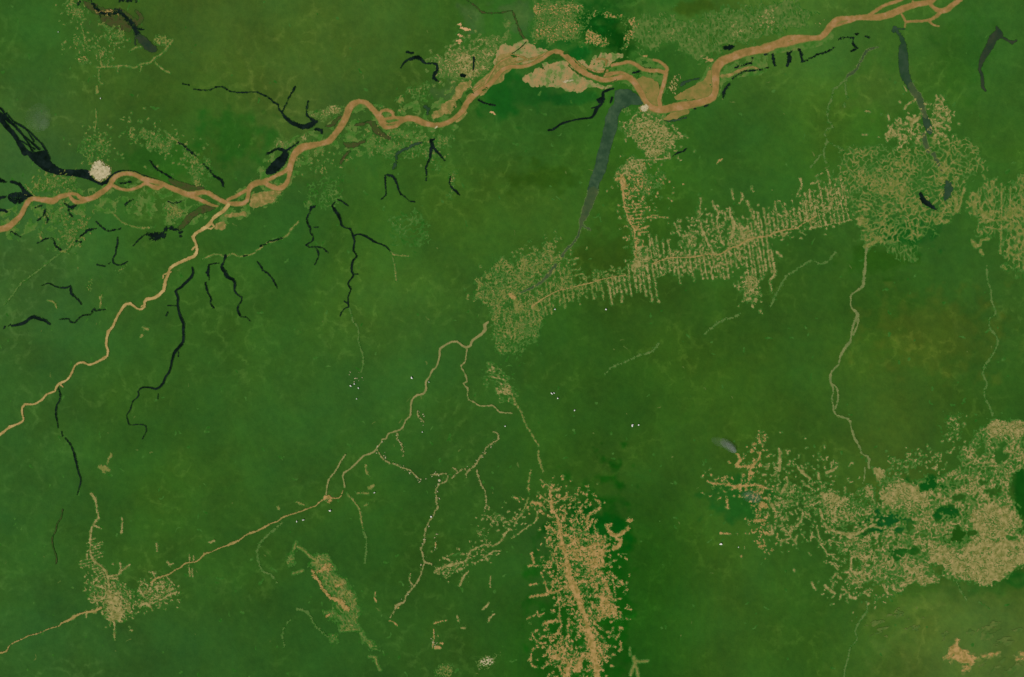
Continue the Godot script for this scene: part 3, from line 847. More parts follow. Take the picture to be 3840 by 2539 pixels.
	cover("river", "lone thin black creek south of the pale river near the west edge", "river", "structure", "black_water", 5, [["a2", 530, 430, 8, 555, 490, 9, 545, 550, 9, 520, 590, 11, 515, 650, 13, 515, 690, 14, 528, 740, 7, 532, 795, 5], ["a2", 565, 830, 5, 575, 872, 7], ["a2", 600, 890, 5, 645, 945, 9, 670, 1000, 11, 685, 1050, 17, 700, 1110, 14, 715, 1180, 11, 742, 1270, 11, 735, 1320, 7, 710, 1410, 5]], [], 0.83, 1.98)
	cover("river", "hair-thin dark creek in the south-west forest", "river", "structure", "bog", 5, [["a3", 575, 30, 4, 560, 110, 4, 525, 160, 5, 510, 230, 5, 480, 290, 6, 490, 380, 5, 520, 470, 7, 515, 525, 4]], [], 0.49, 1.98)
	cover("river", "broad slate-grey river mouth and estuary flowing north to the loop", "river", "structure", "estuary_water", 4, [["c1", 780, 100, 12, 795, 185, 6], ["c0", 980, 1030, 12, 960, 1090, 8]],
		[["c0", 945, 832, 1000, 818, 1060, 818, 1110, 850, 1160, 880, 1205, 915, 1235, 950, 1180, 962, 1090, 962, 1010, 1000, 975, 1060, 970, 1140, 952, 1220, 930, 1290, 903, 1380, 880, 1480, 862, 1568, "c1", 830, 60, 800, 120, 785, 190, 760, 230, 690, 245, 700, 150, 720, 80, 748, 0, "c0", 780, 1450, 805, 1350, 830, 1250, 850, 1150, 862, 1080, 890, 1000, 935, 960, 945, 900]], 0.5, 1.0, {"soft": 0.6, "bias": 1.2, "freq": 0.2})
	cover("river", "olive-grey shallow upper reach tapering south-west from the slate estuary", "river", "structure", "shoal_water", 4, [["c1", 745, 190, 90, 715, 270, 82, 690, 340, 76, 665, 410, 64, 640, 465, 40, 630, 520, 22, 605, 600, 14, 560, 670, 14, 505, 720, 20, 455, 790, 18], ["c1", 640, 500, 20, 720, 545, 8], ["c1", 400, 870, 30, 330, 960, 30, 250, 1040, 18, 150, 1090, 16, 60, 1130, 16]], [], 1.51, 1.60)
	cover("river", "black arm curling west from the slate estuary into dark forest", "river", "structure", "black_water", 5, [["c0", 335, 1195, 18, 365, 1195, 16], ["c0", 385, 1185, 24, 420, 1160, 15, 470, 1130, 18, 530, 1115, 13, 590, 1100, 13, 660, 1090, 13, 730, 1080, 18, 760, 1040, 25, 780, 995, 28, 820, 960, 18], ["c0", 835, 885, 24, 835, 850, 20, 880, 830, 20, 930, 815, 12], ["c0", 905, 945, 12, 918, 900, 18], ["c0", 730, 995, 8, 790, 980, 14]], [["c0", 770, 915, 830, 885, 860, 905, 850, 945, 790, 950]], 0.6, 1.4, {"soft": 0.5, "bias": 0.9})
	cover("lake", "small black lakes strung along the south bank of the great bend", "lake", "structure", "black_water", 5, [["c0", 1955, 440, 30, 1990, 440, 45, 2035, 428, 12], ["c0", 1940, 890, 14, 1950, 840, 24, 1990, 780, 18], ["c0", 1770, 972, 18, 1795, 972, 16], ["c0", 1655, 992, 12, 1690, 1000, 8], ["c0", 2050, 622, 10, 2140, 598, 14, 2200, 575, 14, 2212, 535, 9], ["c0", 2025, 722, 10, 2080, 682, 9, 2150, 652, 7, 2250, 645, 7, 2352, 620, 6], ["c0", 2320, 500, 10, 2352, 490, 8], ["c0", 1210, 622, 7, 1260, 632, 10, 1310, 632, 6], ["c0", 1110, 670, 8, 1170, 655, 7], ["c0", 985, 718, 9, 1030, 708, 6]], [], 2.02, 1.76)
	cover("river", "slate side creek and backwater below the great bend", "river", "structure", "slate_water", 5, [["c0", 1400, 1108, 9, 1460, 1110, 14, 1540, 1098, 12, 1600, 1080, 6], ["c0", 1560, 780, 30, 1620, 745, 14, 1720, 720, 8]], [], 1.51, 1.60)
	cover("river", "short black creek at the edge of the tan field cluster", "river", "structure", "black_water", 5, [["c0", 1475, 1436, 7, 1530, 1402, 13, 1575, 1390, 12, 1603, 1365, 9]], [], 1.00, 1.65)
	cover("lake", "ragged black lakes south of the eastern main river", "lake", "structure", "black_water", 5, [["d0", 215, 468, 10, 185, 495, 26, 195, 550, 42, 172, 610, 7], ["d0", 290, 455, 24, 305, 500, 18, 314, 570, 15], ["d0", 335, 565, 7, 400, 530, 8, 460, 500, 9, 520, 490, 11, 580, 455, 11, 602, 440, 9], ["d0", 40, 500, 16, 50, 560, 24, 62, 605, 18], ["d0", 790, 340, 7, 775, 385, 8, 790, 420, 16, 818, 445, 16, 790, 462, 13, 758, 472, 7], ["d0", 640, 362, 5, 700, 350, 6, 780, 345, 5], ["d0", 808, 315, 16, 820, 318, 16], ["d0", 895, 335, 9, 932, 348, 8]], [], 2.19, 1.98)
	cover("river", "long slate river widening like a fjord in the north-east", "river", "structure", "slate_water", 4, [["d0", 1150, 285, 24, 1165, 260, 34, 1195, 300, 24, 1215, 330, 25, 1235, 370, 36, 1240, 430, 60, 1240, 500, 82, 1245, 560, 86, 1245, 620, 84, 1260, 690, 78, 1290, 760, 66, 1330, 830, 56], ["d0", 1160, 265, 10, 1250, 268, 8], ["d0", 1440, 1060, 40, 1455, 1110, 58, 1475, 1180, 58, 1492, 1225, 30]], [], 1.51, 1.60)
	cover("river", "grey-green shoal reach in the middle of the fjord-like river", "river", "structure", "shoal_water", 4, [["d0", 1310, 780, 50, 1340, 840, 64, 1385, 900, 64, 1405, 960, 54, 1430, 1030, 44, 1445, 1070, 40], ["d0", 1435, 1235, 34, 1445, 1310, 46, 1470, 1390, 40], ["d0", 1520, 1420, 34, 1560, 1490, 30, 1600, 1568, 26]], [], 1.68, 1.60)
	cover("lake", "dark teal reservoir among the eastern farmland", "lake", "structure", "black_water", 5, [["d1", 1400, 210, 22, 1425, 270, 45, 1480, 315, 40, 1540, 355, 20]], [], 1.51, 1.60)
	cover("lake", "slate reservoir just right of the dark teal one", "lake", "structure", "slate_water", 5, [["d1", 1650, 110, 36, 1655, 170, 75, 1640, 235, 50, 1630, 275, 14]], [], 2.70, 1.60)
	cover("lake", "grey hooked lake near the north-east corner", "lake", "structure", "lake_water", 5, [["d0", 2098, 250, 12, 2110, 280, 40, 2115, 315, 82, 2070, 350, 74, 2045, 410, 70, 2010, 470, 60, 1975, 530, 52, 1952, 590, 34, 1943, 640, 22, 1965, 690, 24, 1970, 750, 28, 1975, 810, 24, 2000, 838, 8], ["d0", 2135, 340, 20, 2190, 365, 18, 2240, 392, 26, 2280, 372, 12]], [], 1.00, 1.60)

	# ------------------------------------------------ silty rivers
	cover("river_shoal", "shallow olive-brown silt shoals inside the great bend's braids", "shoal", "structure", "silt_shoal", 5, [], [["c0", 1130, 730, 1200, 705, 1290, 720, 1345, 760, 1350, 850, 1340, 950, 1330, 1000, 1270, 970, 1220, 870, 1180, 790], ["c0", 1810, 590, 1800, 680, 1760, 730, 1700, 770, 1620, 820, 1540, 860, 1490, 890, 1510, 920, 1600, 905, 1620, 925, 1680, 905, 1690, 930, 1780, 900, 1850, 860, 1850, 740, 1830, 660], ["c0", 1390, 1095, 1480, 1030, 1600, 1000, 1640, 1010, 1620, 1045, 1540, 1080, 1450, 1105]], 0.5, 1.0, {"soft": 0.8, "bias": 0.95, "freq": 0.1, "amp": 1.6})
	cover("side_channel", "thin brown side channels threading the flood meadows upstream of the loop", "river", "structure", "silt", 5, [["b0", 2040, 860, 12, 2110, 760, 14, 2170, 660, 12, 2230, 580, 12, 2320, 530, 12, "c0", 60, 515, 10, 150, 545, 10, 250, 520, 10, 330, 480, 10], ["c0", 0, 585, 10, 100, 560, 9, 200, 540, 9], ["c0", 560, 540, 10, 620, 590, 10, 700, 640, 10, 800, 660, 9, 880, 650, 9], ["b0", 1960, 920, 12, 1990, 830, 10, 2060, 770, 10], ["c0", 780, 545, 7, 830, 540, 7, 870, 560, 7, 860, 600, 7]], [], 1.0, 1.4)
	cover("wooded_island", "dark green wooded islands among the flood meadows of the loop", "island", "structure", "wooded", 7, [["c0", 325, 545, 26, 390, 518, 52, 445, 530, 34], ["c0", 265, 605, 36, 285, 630, 20], ["c0", 480, 490, 24, 500, 480, 30], ["c0", 520, 605, 9, 600, 675, 12, 660, 705, 9], ["c0", 690, 640, 14, 760, 680, 18, 840, 690, 18, 860, 630, 8], ["c0", 580, 565, 14, 610, 600, 10], ["b0", 1935, 860, 26, 1975, 840, 30, 2000, 860, 14], ["b0", 1820, 985, 12, 1860, 920, 14, 1880, 960, 16], ["b0", 2085, 830, 12, 2120, 805, 10], ["c0", -10, 510, 10, 40, 525, 12, 70, 520, 6], ["c0", 905, 755, 10, 960, 740, 9]], [], 1.6, 1.4)
	cover("creek", "short dark creek entering the flood meadows from the north", "creek", "structure", "wet_bank", 7, [["c0", -5, 495, 7, 45, 465, 9, 100, 420, 11, 130, 385, 7]], [], 0.5, 1.6)
	cover("main_river", "broad brown silt-laden river winding across the whole north", "river", "structure", "silt", 6,
		[["a1", -120, 600, 50, 0, 540, 46, 60, 525, 54, 130, 475, 44, 190, 415, 36, 220, 355, 34, 255, 290, 40, 300, 258, 34, 370, 265, 38, 430, 272, 48, 490, 280, 48, 540, 245, 38, 610, 225, 33, 660, 212, 20, 710, 222, 24, 745, 255, 28, 800, 262, 42, 860, 245, 42, 910, 215, 44, 960, 180, 40, 1010, 140, 38, 1030, 95, 38, 1065, 55, 36, 1130, 30, 32, 1200, 28, 32, 1260, 45, 32, 1310, 75, 38, 1370, 90, 40, 1440, 105, 32, 1500, 125, 34, 1560, 155, 38, 1640, 185, 40, 1720, 215, 42, 1790, 215, 42, 1850, 198, 34, 1910, 205, 34, 1960, 235, 34, 2010, 265, 32, 2060, 288, 30, 2110, 300, 30, 2180, 306, 34, 2240, 300, 34, 2270, 275, 30, 2280, 220, 30, 2290, 165, 40, 2330, 125, 46, "b1", 30, 108, 42, 70, 112, 36, 130, 138, 40, 200, 165, 44, 260, 140, 42, 295, 85, 32, 310, 20, 34, "b0", 312, 1545, 46, 330, 1480, 48, 355, 1420, 54, 400, 1370, 64, 470, 1345, 58, 550, 1330, 44, 620, 1315, 40, 680, 1290, 48, 720, 1240, 48, 760, 1190, 48, 800, 1130, 54, 830, 1070, 54, 850, 1010, 58, 880, 965, 58, 930, 940, 44, 980, 935, 34, 1020, 950, 38, 1060, 990, 44, 1100, 1035, 44, 1140, 1080, 58, 1165, 1130, 58, 1180, 1165, 36, 1230, 1170, 28, 1290, 1155, 28, 1330, 1115, 38, 1380, 1090, 44, 1440, 1090, 48, 1490, 1105, 54, 1540, 1130, 48, 1600, 1145, 38, 1680, 1150, 38, 1750, 1130, 38, 1810, 1100, 34, 1860, 1060, 38, 1900, 1020, 44, 1925, 970, 44, 1950, 930, 44, 2000, 880, 46, 2080, 820, 42, 2150, 770, 40, 2220, 690, 38, 2270, 640, 36, 2352, 612, 32, "c0", 80, 615, 28, 150, 600, 26, 220, 570, 28, 290, 530, 28, 350, 490, 32, 420, 475, 38, 470, 500, 38, 520, 540, 44, 570, 590, 48, 620, 640, 48, 690, 680, 44, 760, 710, 38, 840, 735, 38, 920, 730, 38, 990, 712, 42, 1060, 710, 46, 1110, 740, 52, 1150, 790, 52, 1185, 850, 48, 1215, 910, 44, 1250, 960, 48, 1310, 1000, 58, 1400, 1005, 62, 1480, 990, 68, 1560, 975, 72, 1650, 960, 64, 1750, 935, 58, 1830, 905, 58, 1862, 850, 54, 1870, 770, 58, 1870, 680, 68, 1880, 620, 78, 1930, 565, 74, 2010, 530, 68, 2100, 495, 68, 2200, 470, 64, 2290, 455, 68, 2352, 438, 78, "d0", 80, 405, 60, 160, 365, 56, 240, 345, 38, 330, 345, 38, 420, 350, 38, 490, 340, 44, 540, 290, 50, 580, 235, 54, 640, 185, 52, 720, 168, 36, 800, 165, 38, 900, 160, 44, 1000, 160, 50, 1080, 145, 54, 1160, 115, 58, 1230, 85, 54, 1300, 60, 50, 1380, 38, 44, 1460, 25, 44, 1520, -5, 40, 1580, -60, 40],
		["b1", 60, 105, 36, 130, 75, 28, 200, 40, 28, 262, 8, 28, 310, -30, 30], ["a1", 640, 230, 22, 665, 265, 24, 700, 290, 28, 760, 285, 28, 810, 265, 24], ["a1", 1040, 138, 22, 1100, 165, 20, 1170, 178, 18, 1240, 165, 18, 1300, 140, 20, 1340, 115, 26, 1400, 145, 28, 1450, 158, 34, 1500, 135, 26], ["a1", 1640, 190, 30, 1740, 228, 34, 1820, 258, 30, 1890, 292, 24, 1950, 318, 14, 2000, 326, 8], ["a1", 2090, 270, 20, 2180, 228, 24, 2260, 182, 24],
		["b0", 1135, 1050, 26, 1160, 1020, 20, 1210, 1012, 20, 1255, 1040, 24, 1265, 1075, 22, 1210, 1090, 18, 1160, 1095, 20], ["b0", 1250, 1082, 22, 1310, 1085, 22, 1370, 1090, 26], ["b0", 1170, 1130, 10, 1230, 1138, 8, 1290, 1122, 12],
		["c0", 920, 600, 22, 1000, 585, 22, 1060, 570, 22, 1110, 580, 24, 1160, 610, 28, 1210, 640, 24, 1280, 650, 28, 1350, 650, 26, 1405, 668, 30, 1425, 640, 24, 1400, 600, 20, 1340, 560, 16, 1300, 550, 10], ["c0", 1412, 680, 34, 1400, 740, 28, 1385, 800, 30, 1365, 860, 30, 1350, 920, 34, 1360, 975, 36], ["c0", 850, 690, 30, 930, 675, 28, 1010, 668, 18, 1060, 690, 16],
		["d0", 580, 252, 20, 660, 225, 20, 740, 200, 20, 805, 176, 22], ["d0", 60, 425, 34, 170, 408, 38, 260, 382, 38, 350, 365, 32, 430, 355, 30], ["d0", 930, 140, 26, 980, 105, 22, 1040, 65, 22, 1110, 35, 22, 1180, 15, 20, 1260, -20, 20], ["d0", 1475, 25, 28, 1520, 70, 28, 1570, 100, 36, 1640, 90, 44, 1690, 50, 40, 1740, 15, 36, 1800, -40, 44], ["d0", 1590, 112, 26, 1540, 155, 22, 1480, 185, 16, 1400, 195, 15, 1330, 195, 15, 1265, 200, 13, 1245, 165, 9, 1225, 130, 6], ["d0", 1265, 200, 10, 1255, 250, 8], ["d0", 1500, 30, 14, 1530, 0, 14, 1550, -30, 14], ["d0", 1470, 190, 8, 1520, 230, 10, 1570, 242, 6], ["d0", 1330, 15, 10, 1355, 40, 10]],
		[], 0.55, 0.9, {"soft": 0.6, "bias": 0.9, "freq": 0.1, "amp": 1.5})
	cover("tributary_river", "pale tan river curving south-west from the confluence to the western edge", "river", "structure", "pale_silt", 6,
		[["a1", 2100, 312, 34, 2075, 345, 30, 2050, 375, 28, 2000, 405, 30, 1960, 440, 26, 1935, 480, 26, 1900, 515, 34, 1850, 545, 26, 1800, 580, 24, 1773, 612, 24, 1790, 645, 20, 1805, 690, 20, 1810, 735, 23, 1790, 780, 26, 1740, 805, 28, 1680, 830, 26, 1620, 860, 24, 1570, 890, 22, 1553, 930, 18, 1540, 970, 22, 1520, 1010, 22, 1515, 1060, 26, 1495, 1110, 26, 1450, 1150, 26, 1400, 1175, 23, 1350, 1180, 26, 1330, 1205, 20, 1327, 1250, 18, 1290, 1275, 15, 1240, 1255, 13, 1200, 1222, 22, 1160, 1225, 22, 1120, 1275, 20, 1085, 1330, 18, 1060, 1380, 18, 1035, 1435, 16, 1000, 1475, 26, 985, 1520, 18, 980, 1568, 20, "a2", 975, 40, 18, 992, 80, 16, 988, 130, 16, 955, 155, 22, 910, 180, 15, 860, 205, 15, 810, 215, 15, 770, 195, 15, 720, 200, 13, 690, 225, 15, 665, 280, 13, 635, 335, 13, 600, 365, 13, 550, 385, 19, 520, 420, 17, 505, 460, 13, 460, 475, 13, 420, 495, 15, 400, 525, 13, 350, 560, 13, 310, 578, 13, 230, 580, 15, 205, 610, 15, 205, 670, 13, 220, 715, 13, 205, 738, 13, 150, 765, 13, 95, 785, 22, 55, 815, 17, 0, 855, 22, -100, 920, 22],
		["a1", 1940, 480, 14, 1968, 515, 14, 1935, 535, 12, 1900, 525, 14], ["a1", 1575, 928, 10, 1535, 945, 9, 1503, 955, 9, 1500, 990, 9], ["a1", 1790, 700, 12, 1765, 725, 12], ["a1", 1330, 1225, 8, 1300, 1250, 8], ["a2", 550, 390, 14, 580, 420, 8]], [], 0.74, 1.60)
	cover("forest_river", "narrow tan river winding from the ribbed farmland to the road town", "river", "structure", "dull_silt", 6,
		[["b1", 2135, 1390, 12, 2100, 1420, 28, 2105, 1460, 28, 2060, 1510, 22, 2000, 1550, 17, "b2", 1978, 10, 18, 1970, 40, 19, 1935, 58, 18, 1890, 35, 15, 1850, 5, 14, 1800, 5, 15, 1740, 35, 17, 1690, 70, 17, 1688, 130, 13, 1670, 200, 11, 1650, 245, 11, 1620, 265, 13, 1595, 325, 12, 1560, 375, 14, 1565, 430, 15, 1540, 480, 15, 1480, 495, 15, 1440, 530, 13, 1425, 580, 12, 1422, 650, 12, 1410, 695, 11, 1375, 725, 11, 1355, 780, 10, 1320, 815, 11, 1270, 830, 11, 1215, 850, 11, 1195, 895, 11, 1160, 900, 9, 1150, 930, 7, 1110, 980, 9, 1090, 1010, 13, 1040, 1035, 11, 1000, 1045, 14, 950, 1090, 13, 910, 1130, 13, 860, 1175, 13, 810, 1205, 14, 797, 1240, 11, 810, 1300, 10, 815, 1340, 10]], [], 0.66, 1.60)
	cover("creek", "thin pale creek dropping south from the tan forest river's bend", "creek", "structure", "dull_silt", 5,
		[["b2", 1938, 70, 9, 1930, 140, 8, 1920, 190, 8, 1885, 225, 8, 1905, 270, 8, 1925, 310, 8, 1940, 370, 8, 1905, 385, 8, 1915, 405, 8, 1945, 430, 9, 1945, 500, 8, 1960, 540, 9, 2000, 555, 9, 2050, 590, 9, 2110, 595, 9, 2175, 590, 9, 2210, 620, 8, 2240, 650, 8, 2352, 660, 7]], [], 1.00, 1.98)
	cover("creek", "mining-scarred creek zigzagging south through the southern forest", "creek", "structure", "dull_silt", 5,
		[["b2", 1115, 1000, 7, 1135, 1035, 9, 1170, 1080, 7, 1230, 1120, 8, 1300, 1135, 8, 1340, 1160, 8, 1400, 1180, 10, 1440, 1205, 9, 1480, 1250, 7, 1510, 1265, 9], ["b2", 1600, 1230, 5, 1690, 1220, 10, 1740, 1215, 5, 1765, 1250, 7, 1750, 1285, 9, 1680, 1315, 9, 1660, 1350, 8, 1648, 1390, 8, 1660, 1440, 9, 1655, 1480, 8, 1672, 1525, 10, 1640, 1568, 7, "b3", 1640, 70, 7, 1600, 130, 6, 1560, 200, 8, 1550, 265, 8, 1545, 340, 6, 1515, 385, 8, 1535, 440, 9, 1545, 510, 11, 1610, 525, 11, 1612, 545, 8], ["b3", 1545, 530, 7, 1530, 580, 7, 1510, 640, 8, 1470, 710, 9, 1420, 770, 9, 1380, 820, 9, 1360, 880, 12, 1300, 905, 20, 1270, 960, 6, 1235, 1020, 6]], [], 1.68, 2.20)
	cover("creek", "thin mining creek east of the zigzag one, joining it from the north-east", "creek", "structure", "dull_silt", 5,
		[["b2", 1800, 1255, 5, 1870, 1190, 7, 1920, 1175, 8], ["b2", 1930, 1250, 6, 1935, 1205, 8, 1970, 1175, 8, 2030, 1120, 10, 2045, 1080, 13, 2100, 1030, 6, 2110, 980, 7, 2180, 930, 6, 2225, 900, 8, 2220, 850, 6, 2185, 830, 5], ["b2", 2030, 1190, 9, 2045, 1250, 11, 2070, 1320, 8, 2105, 1375, 8, 2115, 1480, 7, 2100, 1560, 8], ["b2", 1300, 850, 8, 1300, 900, 7, 1335, 940, 7, 1345, 1000, 7, 1355, 1048, 7], ["b2", 1480, 640, 8, 1500, 700, 8, 1545, 742, 8], ["b2", 1815, 1165, 12, 1850, 1195, 9]], [], 2.02, 2.42)
	cover("creek", "pale thread continuing the long black forked river southwards", "creek", "structure", "faint_creek", 3, [["b1", 855, 1255, 7, 875, 1320, 9, 890, 1380, 9, 930, 1430, 9, 945, 1500, 9, 938, 1568, 8, "b2", 950, 40, 9, 985, 140, 9, 978, 240, 8, 965, 280, 6]], [], 1.51, 1.98)
	cover("eastern_river", "pale olive braided river flowing through the eastern forest", "river", "structure", "pale_creek", 6,
		[["d1", 905, 715, 18, 895, 790, 13, 895, 850, 15, 888, 910, 24, 880, 980, 22, 872, 1060, 25, 820, 1100, 13, 765, 1140, 9, 760, 1200, 8, 765, 1260, 9, 820, 1318, 28, 790, 1400, 20, 770, 1480, 17, 755, 1568, 17, "d2", 750, 10, 24, 700, 70, 22, 660, 150, 15, 650, 210, 11, 600, 260, 11, 572, 310, 17, 575, 370, 17, 600, 440, 9, 588, 520, 8, 600, 600, 9, 612, 660, 13, 670, 695, 13, 745, 720, 15, 762, 790, 8, 780, 850, 15, 800, 900, 18, 840, 970, 13, 865, 1035, 11, 920, 1060, 15, 925, 1130, 17, 925, 1158, 18], ["d2", 585, 385, 9, 630, 430, 9, 642, 500, 11, 638, 560, 9, 610, 630, 9], ["d1", 835, 1325, 10, 820, 1420, 9, 780, 1510, 9], ["d2", 890, 1160, 8, 885, 1250, 7, 870, 1305, 5]], [], 1.17, 1.60)
	cover("creek", "faint green creek at the far eastern edge", "creek", "structure", "faint_creek", 3, [["d1", 2010, 870, 7, 2015, 990, 9, 2050, 1110, 13, 2055, 1200, 11, 2095, 1290, 12, 2080, 1330, 7, 2040, 1350, 10, 2035, 1440, 9, 2080, 1500, 14, 2115, 1568, 9, "d2", 2060, 130, 11, 2000, 215, 14, 1975, 300, 14, 2010, 380, 12, 1995, 430, 12, 1985, 480, 9, 2000, 540, 11, 2035, 600, 11, 2062, 680, 13]], [], 1.85, 1.60)
	cover("creek", "faint olive creek slanting below the ribbed farm strip", "creek", "structure", "faint_creek", 3, [["d1", 620, 750, 13, 560, 820, 11, 500, 855, 9, 440, 840, 9, 390, 825, 11, 310, 880, 14, 220, 935, 14, 160, 980, 11, 110, 1070, 11, 60, 1160, 13, 25, 1250, 12], ["c1", 2100, 1310, 8, 2040, 1345, 8, 1940, 1370, 9, 1870, 1415, 14, 1770, 1500, 9], ["c2", 1345, 25, 13, 1270, 100, 11, 1150, 135, 9, 1050, 185, 9, 920, 235, 8, 858, 295, 7]], [], 2.53, 1.60)
	cover("creek", "brownish silted creek left of the fjord-like slate river", "creek", "structure", "shoal_water", 3, [["d0", 1005, 432, 9, 950, 447, 16, 905, 470, 24, 870, 530, 20, 840, 580, 15, 810, 640, 19, 770, 675, 25, 730, 700, 20, 708, 740, 13]], [], 1.68, 1.60)
	cover("creek", "pale olive creek running south from the silted creek", "creek", "structure", "faint_creek", 3, [["d0", 720, 725, 13, 650, 790, 10, 600, 830, 12, 585, 900, 13, 560, 970, 15, 545, 1050, 13, 560, 1120, 9, 592, 1165, 9, 530, 1200, 8, 520, 1240, 9, 545, 1290, 9, 520, 1350, 9, 510, 1420, 10, 535, 1500, 10], ["d0", 705, 750, 7, 715, 850, 9, 730, 910, 7], ["d0", 700, 940, 7, 700, 980, 7], ["d0", 545, 1295, 8, 620, 1345, 10, 690, 1380, 8], ["d0", 480, 1420, 8, 430, 1490, 9, 390, 1540, 9]], [], 2.19, 1.60)
	cover("creek", "faint green creek crossing the south-east savanna", "creek", "structure", "faint_creek", 3, [["d3", 905, 870, 8, 910, 960, 9, 840, 1060, 14, 800, 1150, 9, 820, 1215, 9, 755, 1300, 8, 735, 1400, 9, 705, 1500, 11, 700, 1580, 10], ["d3", 1730, 690, 7, 1770, 780, 9, 1825, 855, 8], ["d3", 1940, 880, 5, 2030, 940, 6]], [], 1.68, 1.60)
	cover("creek", "pale grey-green creek in the forest left of the savanna scar", "creek", "structure", "faint_creek", 3, [["b3", 240, 150, 8, 150, 230, 14, 60, 310, 14, 10, 420, 14, 50, 580, 12, 140, 630, 10, 190, 700, 8], ["b3", 380, 940, 8, 480, 980, 14, 520, 1060, 9, 600, 1150, 8, 680, 1210, 7], ["b3", 320, 1040, 6, 260, 1110, 7, 245, 1200, 7, 265, 1290, 7], ["b3", 990, 220, 7, 1015, 330, 8, 1000, 520, 9]], [], 2.36, 1.60)
	cover("creek", "straight pale creek trace in the forest at the western edge", "creek", "structure", "faint_creek", 3, [["a1", 640, 700, 14, 560, 755, 8, 450, 840, 9, 360, 910, 9, 260, 985, 9, 180, 1050, 8, 110, 1150, 8, 40, 1230, 7]], [], 1.68, 1.60)
	# ------------------------------------------------ roads
	cover("highway", "pale dirt highway slanting across the south-western forest", "road", "structure", "road_dust", 7,
		[["a3", -100, 1360, 10, 0, 1345, 16, 60, 1330, 12, 80, 1290, 9, 120, 1255, 7, 200, 1220, 8, 270, 1185, 11, 340, 1170, 10, 400, 1145, 8, 460, 1120, 8, 540, 1100, 8, 570, 1070, 14, 620, 1050, 18, 690, 1010, 22, 740, 985, 14, 800, 970, 18, 860, 965, 18, 930, 930, 20], ["a3", 1390, 700, 12, 1440, 660, 16, 1500, 640, 12, 1560, 620, 11, 1600, 590, 11, 1660, 560, 11, 1710, 520, 12, 1790, 510, 10, 1840, 480, 9, 1880, 435, 17, 1940, 420, 9, 2000, 390, 9, 2080, 360, 11, 2130, 340, 26, 2190, 315, 14, 2250, 270, 10, 2310, 240, 20, 2352, 230, 12, "b3", 80, 190, 18, 140, 155, 10, 200, 135, 8, 240, 105, 16, 300, 80, 10, 370, 60, 10, 440, 35, 10, 500, 10, 8, 550, -5, 8, "b2", 560, 1500, 9, 600, 1465, 10, 650, 1440, 14, 720, 1440, 11, 770, 1435, 8, 800, 1370, 7]], [], 0.9, 2.2)
	cover("highway", "dirt road running north-east from the road town", "road", "structure", "dull_silt", 7, [["b2", 645, 1410, 8, 655, 1320, 9, 670, 1270, 10, 720, 1205, 11, 750, 1160, 9, 780, 1100, 9, 822, 1042, 9]], [], 1.0, 2.2)
	cover("highway", "straight highway through the middle of the ribbed farm strip", "road", "structure", "road_dust", 7,
		[["c1", 180, 1250, 18, 250, 1200, 14, 330, 1150, 11, 420, 1105, 10, 500, 1085, 10, 580, 1065, 9, 660, 1045, 10, 720, 1033, 8, 820, 1000, 8, 900, 985, 8, 980, 970, 8, 1050, 960, 10], ["c1", 1290, 860, 11, 1380, 820, 12, 1450, 800, 10, 1560, 797, 10, 1650, 795, 14, 1740, 780, 9, 1820, 768, 8, 1910, 770, 10, 1990, 720, 14, 2080, 690, 16, 2140, 650, 18, 2200, 625, 14, 2280, 610, 13, 2352, 600, 13, "d1", 60, 570, 11, 130, 550, 14, 200, 540, 10, 270, 525, 10, 330, 480, 9, 400, 445, 14, 450, 412, 9]], [], 1.0, 2.2)

	# ------------------------------------------------ settlements and pastures
	clearing("ribbed_farmland", "western ribbed farm strip with short side roads beside the tan river's head", "farmland", "field_olive", {"strewn": [[["c1", 100, 1250, 9, 420, 1120, 9, 800, 1010, 9, 1050, 960, 9], 55, 378, 0.3, 0.65, 361]], "most": 120, "rough": 1.5, "grain": 1.8, "fringe": 0.8,
		"routes": [["c1", 60, 1200, 18, 40, 1260, 14], ["c1", 200, 1250, 40, 240, 1280, 30]],
		"spurs": [[["c1", 70, 1290, 9, 250, 1200, 9, 420, 1105, 9, 660, 1045, 9, 820, 1010, 9], 46, 0.16, 1, 70, 190, 9, 31], [["c1", 90, 1260, 9, 250, 1190, 9, 420, 1100, 9, 560, 1060, 9], 44, -0.12, -1, 60, 150, 7, 32], [["c1", 400, 1010, 9, 540, 1040, 9], 45, -0.2, -1, 60, 200, 6, 33], [["c1", 520, 820, 9, 540, 970, 9], 48, 1, -0.15, 50, 110, 6, 34]],
		"polys": [[["c1", 0, 1250, 60, 1180, 300, 1250, 300, 1450, 240, 1568, 0, 1568], {"amp": 1.8, "bias": -0.12, "soft": 6.0, "freq": 0.3, "worm": 0.7}]]})
	clearing("river_settlement", "speckled clearings around the grey upper river, west of the ribbed strip", "farmland", "field_olive", {"strewn": [[["c1", 60, 950, 9, 250, 880, 9, 420, 750, 9], 110, 351, 0.3, 0.72, 371], [["b1", 2100, 1030, 9, 2250, 1250, 9], 90, 243, 0.3, 0.72, 372]], "most": 120, "fringe": 0.8, "rough": 1.5,
		"routes": [["c1", 0, 1140, 40, 25, 1170, 40, 40, 1240, 20]],
		"polys": [[["b1", 2180, 780, 2352, 800, "c1", 60, 820, 200, 760, 320, 640, 440, 660, 400, 760, 560, 690, 560, 760, 480, 800, 520, 900, 400, 1000, 250, 1040, 100, 1110, 0, 1180, "b1", 2300, 1400, 2180, 1500, 2100, 1300, 2000, 1180, 1960, 1080, 2060, 1000, 2150, 860], {"amp": 1.8, "bias": -0.1, "soft": 7.0, "freq": 0.3, "worm": 0.7}]]})
